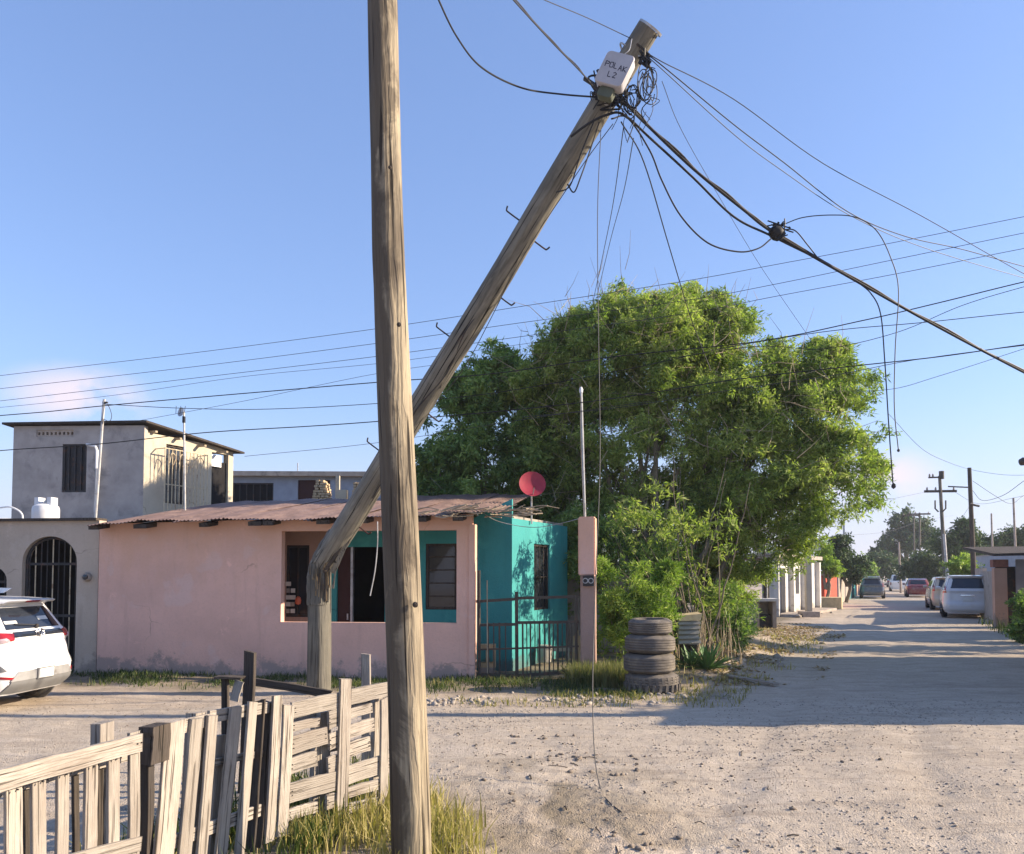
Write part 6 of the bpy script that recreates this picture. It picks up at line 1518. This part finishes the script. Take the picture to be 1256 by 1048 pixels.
# ------------------------------------------------------------------ left side of the street beyond the tree
t = thing('meter_stand', 'small concrete block stand with white slab top and steel pipes at the street edge', 'meter stand', gnd(940, 771)); c = gnd(940, 771); c.z = 0
hq = at(940, 738, c.y).z
for s in (-1, 1): MB().box(c + Vector((s * .29, .3, hq / 2)), (.12, .6, hq)).build('side', M['concrete'], t)
MB().box(c + Vector((0, .57, hq / 2)), (.46, .06, hq)).build('back', M['block'], t); MB().box(c + Vector((0, .33, hq * .25)), (.45, .36, hq * .5)).build('box', M['iron'], t)
MB().box(c + Vector((.02, .3, hq + .05)), (.82, .7, .09)).build('slab', M['white'], t)
for px, top in ((935.5, 688), (938.5, 655), (941, 690)):
    q = at(px, 738, c.y + .3); MB(True).tube([Vector((q.x, q.y, hq + .08)), Vector((q.x, q.y, at(px, top, c.y).z))], .022, 6).build('pipe', M['galv'] if px != 938.5 else M['darkwood'], t)
WS = gnd(950, 757); WE = at(1001, 745, 41.5); WS.z = WE.z = 0; wu = (WE - WS).normalized(); wL = (WE - WS).length
wn2 = Vector((-wu.y, wu.x, 0)); zw = at(985, 664, 39).z
wh = thing('white_house', 'white street wall with columns and dark openings, half hidden by the feathery tree', 'house', WS.copy())
mb = MB(); wallmesh(mb, WS, wu, wL, -.1, zw - .9, .2, [(wL * .10, wL * .24, -.1, 2.1), (wL * .42, wL * .56, .9, 2.1), (wL * .72, wL * .86, -.1, 2.1)], wn2); mb.build('front_wall', M['white'], wh)
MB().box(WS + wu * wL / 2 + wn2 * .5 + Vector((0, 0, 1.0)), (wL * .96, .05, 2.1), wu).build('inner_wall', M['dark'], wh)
for k in (0, .33, .62, 1): MB().box(WS + wu * wL * k - wn2 * .12 + Vector((0, 0, zw / 2 - .5)), (.28, .22, zw - 1.0), wu).build('column', M['white'], wh)
MB().box(WS + wu * wL / 2 + wn2 * 1.5 + Vector((0, 0, zw - .8)), (wL + .5, 3.6, .18), wu).build('roof', M['concrete'], wh)
MB().box(WS + wu * wL / 2 - wn2 * .5 + Vector((0, 0, .06)), (wL, 1.0, .12), wu).build('step', M['concrete'], wh)
q = gnd(992, 757); tq = thing('concrete_post', 'pale square concrete post with a white box on top before the white wall', 'post', q); q.z = 0
zz_ = at(992, 665, q.y).z; MB().box(q + Vector((0, 0, zz_ / 2)), (.24, .24, zz_)).build('shaft', M['cream'], tq, bevel=.01); MB().box(q + Vector((.33, -.0, zz_ - .12)), (.42, .3, .5)).build('box', M['white'], tq, bevel=.01)
MB().box(q + Vector((0, 0, .12)), (.7, .7, .24)).build('footing', M['concrete'], tq)
def lwall(px0, d0, px1, d1, z1, m, label, name='street_wall', cat='wall', coping=True):
    a = Vector(((px0 - CX) / F * d0, d0, 0)); b = Vector(((px1 - CX) / F * d1, d1, 0)); u = (b - a).normalized(); t = thing(name, label, cat, a); L_ = (b - a).length
    MB().box(a.lerp(b, .5) + Vector((0, 0, z1 / 2)), (L_, .18, z1), u).build('wall', M[m], t)
    if coping: MB().box(a.lerp(b, .5) + Vector((0, 0, z1 + .04)), (L_ + .05, .24, .08), u).build('coping', M['concrete'], t)
    return t
lwall(1008, 44, 1024, 49, 1.75, 'redwall', 'bright red wall on the left of the street beyond the white house')
lwall(1026, 50.5, 1038, 57, 1.7, 'concrete', 'grey wall right of the bright red wall'); lwall(1039, 58, 1048, 66, 1.8, 'teal', 'pale blue green wall farther along the left side')
lwall(1049, 68, 1056, 80, 1.7, 'peach', 'peach wall at the far left side of the street')
c = at(1018, 742, 43); tag(MB().box((c.x, c.y, .3), (1.5, 1.2, .6), azd(24)).build('block_heap', M['card'], recenter=True), 'yellowish block lying before the red wall', 'block')

# ------------------------------------------------------------------ right side of the street
pq = gnd(1233, 771); pq.z = 0
rp = thing('peach_pillar', 'peach gate pillar with red brick cap at the right edge of the street', 'pillar', pq.copy())
zp = at(1232, 697, pq.y).z
MB().box(pq + Vector((0, .25, zp / 2)), (.38, .42, zp), azd(110)).build('shaft', M['peach'], rp, bevel=.01)
MB().box(pq + Vector((0, .25, zp + .16)), (.46, .50, .26), azd(110)).build('cap', M['brickred'], rp, bevel=.01)
rr_ = thing('roofed_gate', 'dark tiled porch roof and blue grey sheet gate right of the peach pillar', 'porch', pq + Vector((1.2, .5, 0)))
MB().prism([pq + Vector((-.45, -.2, zp + .40)), pq + Vector((2.6, -.6, zp + .46)), pq + Vector((3.0, 2.8, zp + .75)), pq + Vector((.2, 2.8, zp + .72))], (0, 0, .09)).build('roof', M['darkwood'], rr_)
MB().box(pq + Vector((1.15, .35, 1.75)), (.95, .05, 1.2), azd(103)).build('sheet_panel', M['sheet'], rr_); MB().box(pq + Vector((.85, .6, 1.1)), (1.4, .05, 2.0), azd(103)).build('gate_panel', M['iron'], rr_)
lwall(1204, 34.8, 1223, 29.6, 1.95, 'concrete', 'grey wall between the white SUV and the peach pillar', coping=False)
t = lwall(1198, 39, 1207, 35.4, 2.1, 'concrete', 'pale upright wall end behind the white SUV', coping=False)
lwall(1196, 56, 1256, 44, 3.0, 'sheet', 'long pale blue grey shed wall under the far right trees', 'shed', 'shed')
for y0_, y1_, h_, lb_ in ((10.3, 17.9, 2.8, 'house'), ):
    a = Vector((8.9 + (y0_ - 10.1) * .453, y0_, 0)); b = Vector((8.9 + (y1_ - 10.1) * .453, y1_, 0)); n_ = Vector((.911, -.413, 0))
    t = thing('corner_house', 'peach corner house on the right side of the street, just outside the picture', 'house', a)
    MB().prism([a, a + Vector((6, 0, 0)), b + Vector((6, 0, 0)), b], (0, 0, h_)).build('wall', M['peach'], t)
    MB().prism([a + Vector((-.3, -.2, h_ + .002)), a + Vector((6, -.2, h_ + .002)), b + Vector((6, .2, h_ + .002)), b + Vector((-.3, .2, h_ + .002))], (0, 0, .14)).build('roof', M['concrete'], t)
t = thing('shadow_edge_tree', 'added leafy tree over the corner house roof, out of view, feathering its shadow', 'tree', (11.2, 15.5, 2.9))  # unseen crown added to feather the edge of the house shadow
V, Q, tn = leafcloud([((10.3 + .453 * (y - 12), y, 3.05), (.8, .8, .45)) for y in (11.4, 12.6, 14.1, 15.6, 16.8)], 150, 12, .15, .13, .05, .2, .3, 66, 12, .4)
crown(t, M['leafB'], V, Q, tn); branchy(t, [[(11.2, 15.5, 2.9), (11.3, 15.2, 3.3)]], M['bark'], .06, .03, 'trunk', 66)
t = thing('side_house', 'low grey house on the right side of the street, just outside the picture', 'house', (15.8, 22.6, 0))
MB().prism([(15.6, 22.6, 0), (21, 22.6, 0), (21, 26.4, 0), (17.7, 26.4, 0)], (0, 0, 2.9)).build('wall', M['grey'], t)
MB().prism([(15.4, 22.5, 2.902), (21, 22.5, 2.902), (21, 26.5, 2.902), (17.5, 26.5, 2.902)], (0, 0, .12)).build('roof', M['concrete'], t)
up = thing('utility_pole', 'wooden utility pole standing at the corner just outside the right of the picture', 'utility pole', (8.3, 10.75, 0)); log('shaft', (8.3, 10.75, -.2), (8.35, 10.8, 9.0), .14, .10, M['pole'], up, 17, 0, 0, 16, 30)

# ------------------------------------------------------------------ far poles
def upole(px, ytop, Y, r, label, mat='pole2', arms=(), xtra=None, lean=0):
    b = at(px + lean, 700, Y); b.z = -.1; t_ = at(px, ytop, Y)
    t = thing('street_pole', label, 'utility pole', (b.x, b.y, 0), 'utility poles up the street')
    MB(True).tube([b, t_], [r * 1.25, r * .85], 10).build('shaft', M[mat], t)
    for x0, x1, y, w in arms:
        ar = MB().bar(at(x0, y, Y), at(x1, y - .4, Y), w, w, (0, 0, 1)).build('crossarm', M['darkwood'], t)
        for f_ in (.08, .35, .92):
            q = at(x0 + (x1 - x0) * f_, y, Y); MB(True).lathe([(0, 0), (.05, 0), (.07, .08), (.04, .2), (0, .22)], q + Vector((0, 0, w / 2)), 8).build('insulator', M['concrete'], ar)
    return t
t = upole(1152.5, 584, 55, .12, 'crossarm utility pole behind the white SUV with brackets at its top', arms=((1134, 1173, 603, .16), (1139, 1154, 586, .10)), lean=8)
MB(True).lathe([(0, 0), (.17, .02), (.17, .55), (0, .57)], at(1155, 588, 54.8), 12).build('transformer', M['iron'], t)
for x in (1147, 1160): MB(True).tube([at(x + 4 * (1 if x < 1150 else -1), 628, 54.8), at(x, 624, 54.8), at(x, 614, 54.8)], .05, 6).build('bracket', M['iron'], t)
MB(True).tube([at(1158, 655, 54.7), at(1162, 712, 54.7)], .10, 8).build('conduit', M['galv'], t)
t = upole(1189, 574, 42, .115, 'dark street pole right of the crossarm pole, nearer than it', 'darkwood', lean=6)
MB(True).tube([at(1190, 618, 41.8), at(1196, 620, 41.8), at(1201, 621, 41.8)], .06, 6).build('arm', M['iron'], t); MB().bar(at(1163, 597, 41.9), at(1187, 598, 41.9), .06, .06, (0, 0, 1)).build('side_arm', M['iron'], t)
upole(1128, 629, 88, .11, 'thin far crossarm pole right of the tall dark tree crown', arms=((1113, 1141, 631, .16),)); upole(1121, 632, 100, .10, 'thin far crossarm pole before the tall dark tree crown', arms=((1107, 1128, 633, .14),))
upole(1102.5, 665, 78, .09, 'short pale pole in front of the far dark trees', 'concrete', lean=2); upole(1216, 630, 60, .07, 'thin grey pole over the shed roof', 'concrete', lean=2)
upole(1243, 611, 50, .07, 'tall thin grey pole over the peach pillar', 'concrete', lean=4); upole(1035, 640, 55, .07, 'thin pale pole beside the red wall on the left of the street', 'galv', lean=0)
sl_ = thing('street_lamp', 'dark lamp head reaching in from the right edge on its own mast', 'street lamp', (at(1300, 700, 26).x, 26, 0))
MB(True).tube([Vector((sl_.location.x, 26, 0)), at(1300, 560, 26), at(1275, 560, 26), at(1254, 566, 26)], .05, 8).build('mast', M['galv'], sl_)
MB(True).lathe([(0, 0), (.11, .05), (.14, .18), (.06, .34), (0, .36)], at(1250, 568, 26), 10, axis=(1, 0, .3)).build('lamp_head', M['iron'], sl_)

# ------------------------------------------------------------------ far trees
def ftree(px, ybase, Y, blobs, label, mat='leafD', ncl=170, seed=1, ls=.22):
    b = at(px, ybase, Y); b.z = 0; t = thing('far_tree', label, 'tree', b)
    k = Y / 60
    V, Q, tn = leafcloud([lob(*bb, Y) for bb in blobs], ncl, 9, .35 * k, ls * k, ls * .5 * k, .1, .5, seed, 12, .4)
    crown(t, M[mat], V, Q, tn)
    ms = blobs[0]; e = at(ms[0], ms[1], Y)
    branchy(t, [[b, b.lerp(e, .5) + Vector((.2, 0, 0)), e]] + [[b.lerp(e, .4), at(bb[0], bb[1], Y)] for bb in blobs[1:3]], M['bark'], .16 * k, .05, 'trunk', seed)
ftree(1112, 700, 120, [(1110, 658, 20), (1112, 640, 13), (1098, 668, 15), (1126, 665, 17), (1080, 680, 11), (1132, 650, 12), (1090, 690, 14)], 'tall rounded dark tree closing the far end of the street', seed=51, ncl=260)
ftree(1078, 705, 105, [(1078, 690, 13), (1092, 700, 12), (1066, 697, 10)], 'low dark tree at the far end left of the tall dark tree', seed=52)
ftree(1130, 712, 72, [(1130, 695, 15), (1142, 688, 12), (1118, 700, 11), (1140, 705, 12)], 'dense very dark tree over the red car', 'leafD', 260, 53)
ftree(1170, 708, 66, [(1172, 675, 20), (1186, 660, 15), (1158, 668, 16), (1192, 680, 16), (1178, 648, 9)], 'green tree behind the crossarm pole', 'leafD', 260, 54)
ftree(1180, 712, 46, [(1174, 697, 11), (1184, 694, 11), (1190, 702, 8)], 'bright bush right above the white SUV', 'leafC', 240, 55)
ftree(1215, 708, 70, [(1212, 672, 14), (1228, 668, 13), (1203, 680, 12), (1242, 664, 14), (1256, 660, 16), (1222, 685, 12)], 'broad green tree row behind the shed at the right', 'leafD', 260, 56)
ftree(1038, 712, 52, [(1040, 690, 14), (1026, 684, 12), (1052, 695, 12), (1030, 665, 9), (1045, 703, 10)], 'green tree over the left walls of the street', 'leafD', 260, 57)
ftree(1012, 712, 44, [(1012, 690, 11), (1022, 698, 8), (1008, 675, 10)], 'yellow green shrub above the red wall', 'leafC', 200, 58, .18)
ftree(1063, 712, 85, [(1062, 700, 9), (1055, 692, 9)], 'small far tree over the peach wall', 'leafB', 150, 59)
# bushes beyond the right frame edge that shade the street, and weeds at the edge
t = thing('side_tree', 'leafy tree on the right side of the street, just outside the picture', 'tree', (14.8, 20.2, 0))
V, Q, tn = leafcloud([((14.9, 20.0, 2.6), (1.3, 1.2, 1.2)), ((15.6, 20.4, 3.6), (1.2, 1.0, 1.0)), ((14.6, 19.6, 1.3), (1.0, .9, 1.1))], 420, 12, .15, .13, .05, .2, .4, 60, 14, .4)
crown(t, M['leafB'], V, Q, tn); branchy(t, [[(14.8, 20.2, -.1), (14.9, 20.1, 1.6), (15.2, 20.2, 3.2)]], M['bark'], .11, .04, 'trunk', 61)
t = thing('edge_shrub', 'dark shaded shrub at the right edge below the blue grey gate', 'shrub', gnd(1255, 790))
V, Q, tn = leafcloud([lob(1262, 740, 20, 22), lob(1254, 775, 13, 21.5), lob(1268, 770, 22, 21.5)], 240, 12, .12, .11, .04, .1, .3, 63, 10, .4); crown(t, M['leafB'], V, Q, tn)
branchy(t, [[t.location, at(1262, 740, 22)]], M['bark'], .04, .02, 'trunk', 62)
# distant low skyline
mb = MB()
rs = random.Random(8)
tag(MB().box((330, 330, 6), (260, 20, 15), azd(95)).build('far_ridge', M['sheet']), kind='structure')
V, Q, tn = leafcloud([((x, 150 + 20 * math.sin(x * .3), 3.2), (9, 6, 4.2)) for x in range(-170, 320, 13)], 150, 8, 1.0, .9, .5, .1, .4, 90, 10, .4)
me = npmesh('far_treeline', V, Q, tn); tag(linkmesh('far_treeline', me, M['leafD']), 'distant line of mixed trees along the horizon', 'trees', kind='stuff')

# ------------------------------------------------------------------ thin air haze round the whole scene
hb = MB().box((60, 1690, 9), (8200, 3660, 20.2)).build('haze', None); tag(hb, kind='stuff')
hm = bpy.data.materials.new('air_haze'); hm.use_nodes = True; hn = hm.node_tree.nodes
for nd in list(hn):
    if nd.type == 'BSDF_PRINCIPLED': hn.remove(nd)
pv = hn.new('ShaderNodeVolumePrincipled'); pv.inputs['Density'].default_value = .0005; pv.inputs['Color'].default_value = (.86, .90, 1, 1); pv.inputs['Anisotropy'].default_value = .3
hm.node_tree.links.new(pv.outputs[0], hn['Material Output'].inputs['Volume']); hb.data.materials.append(hm)
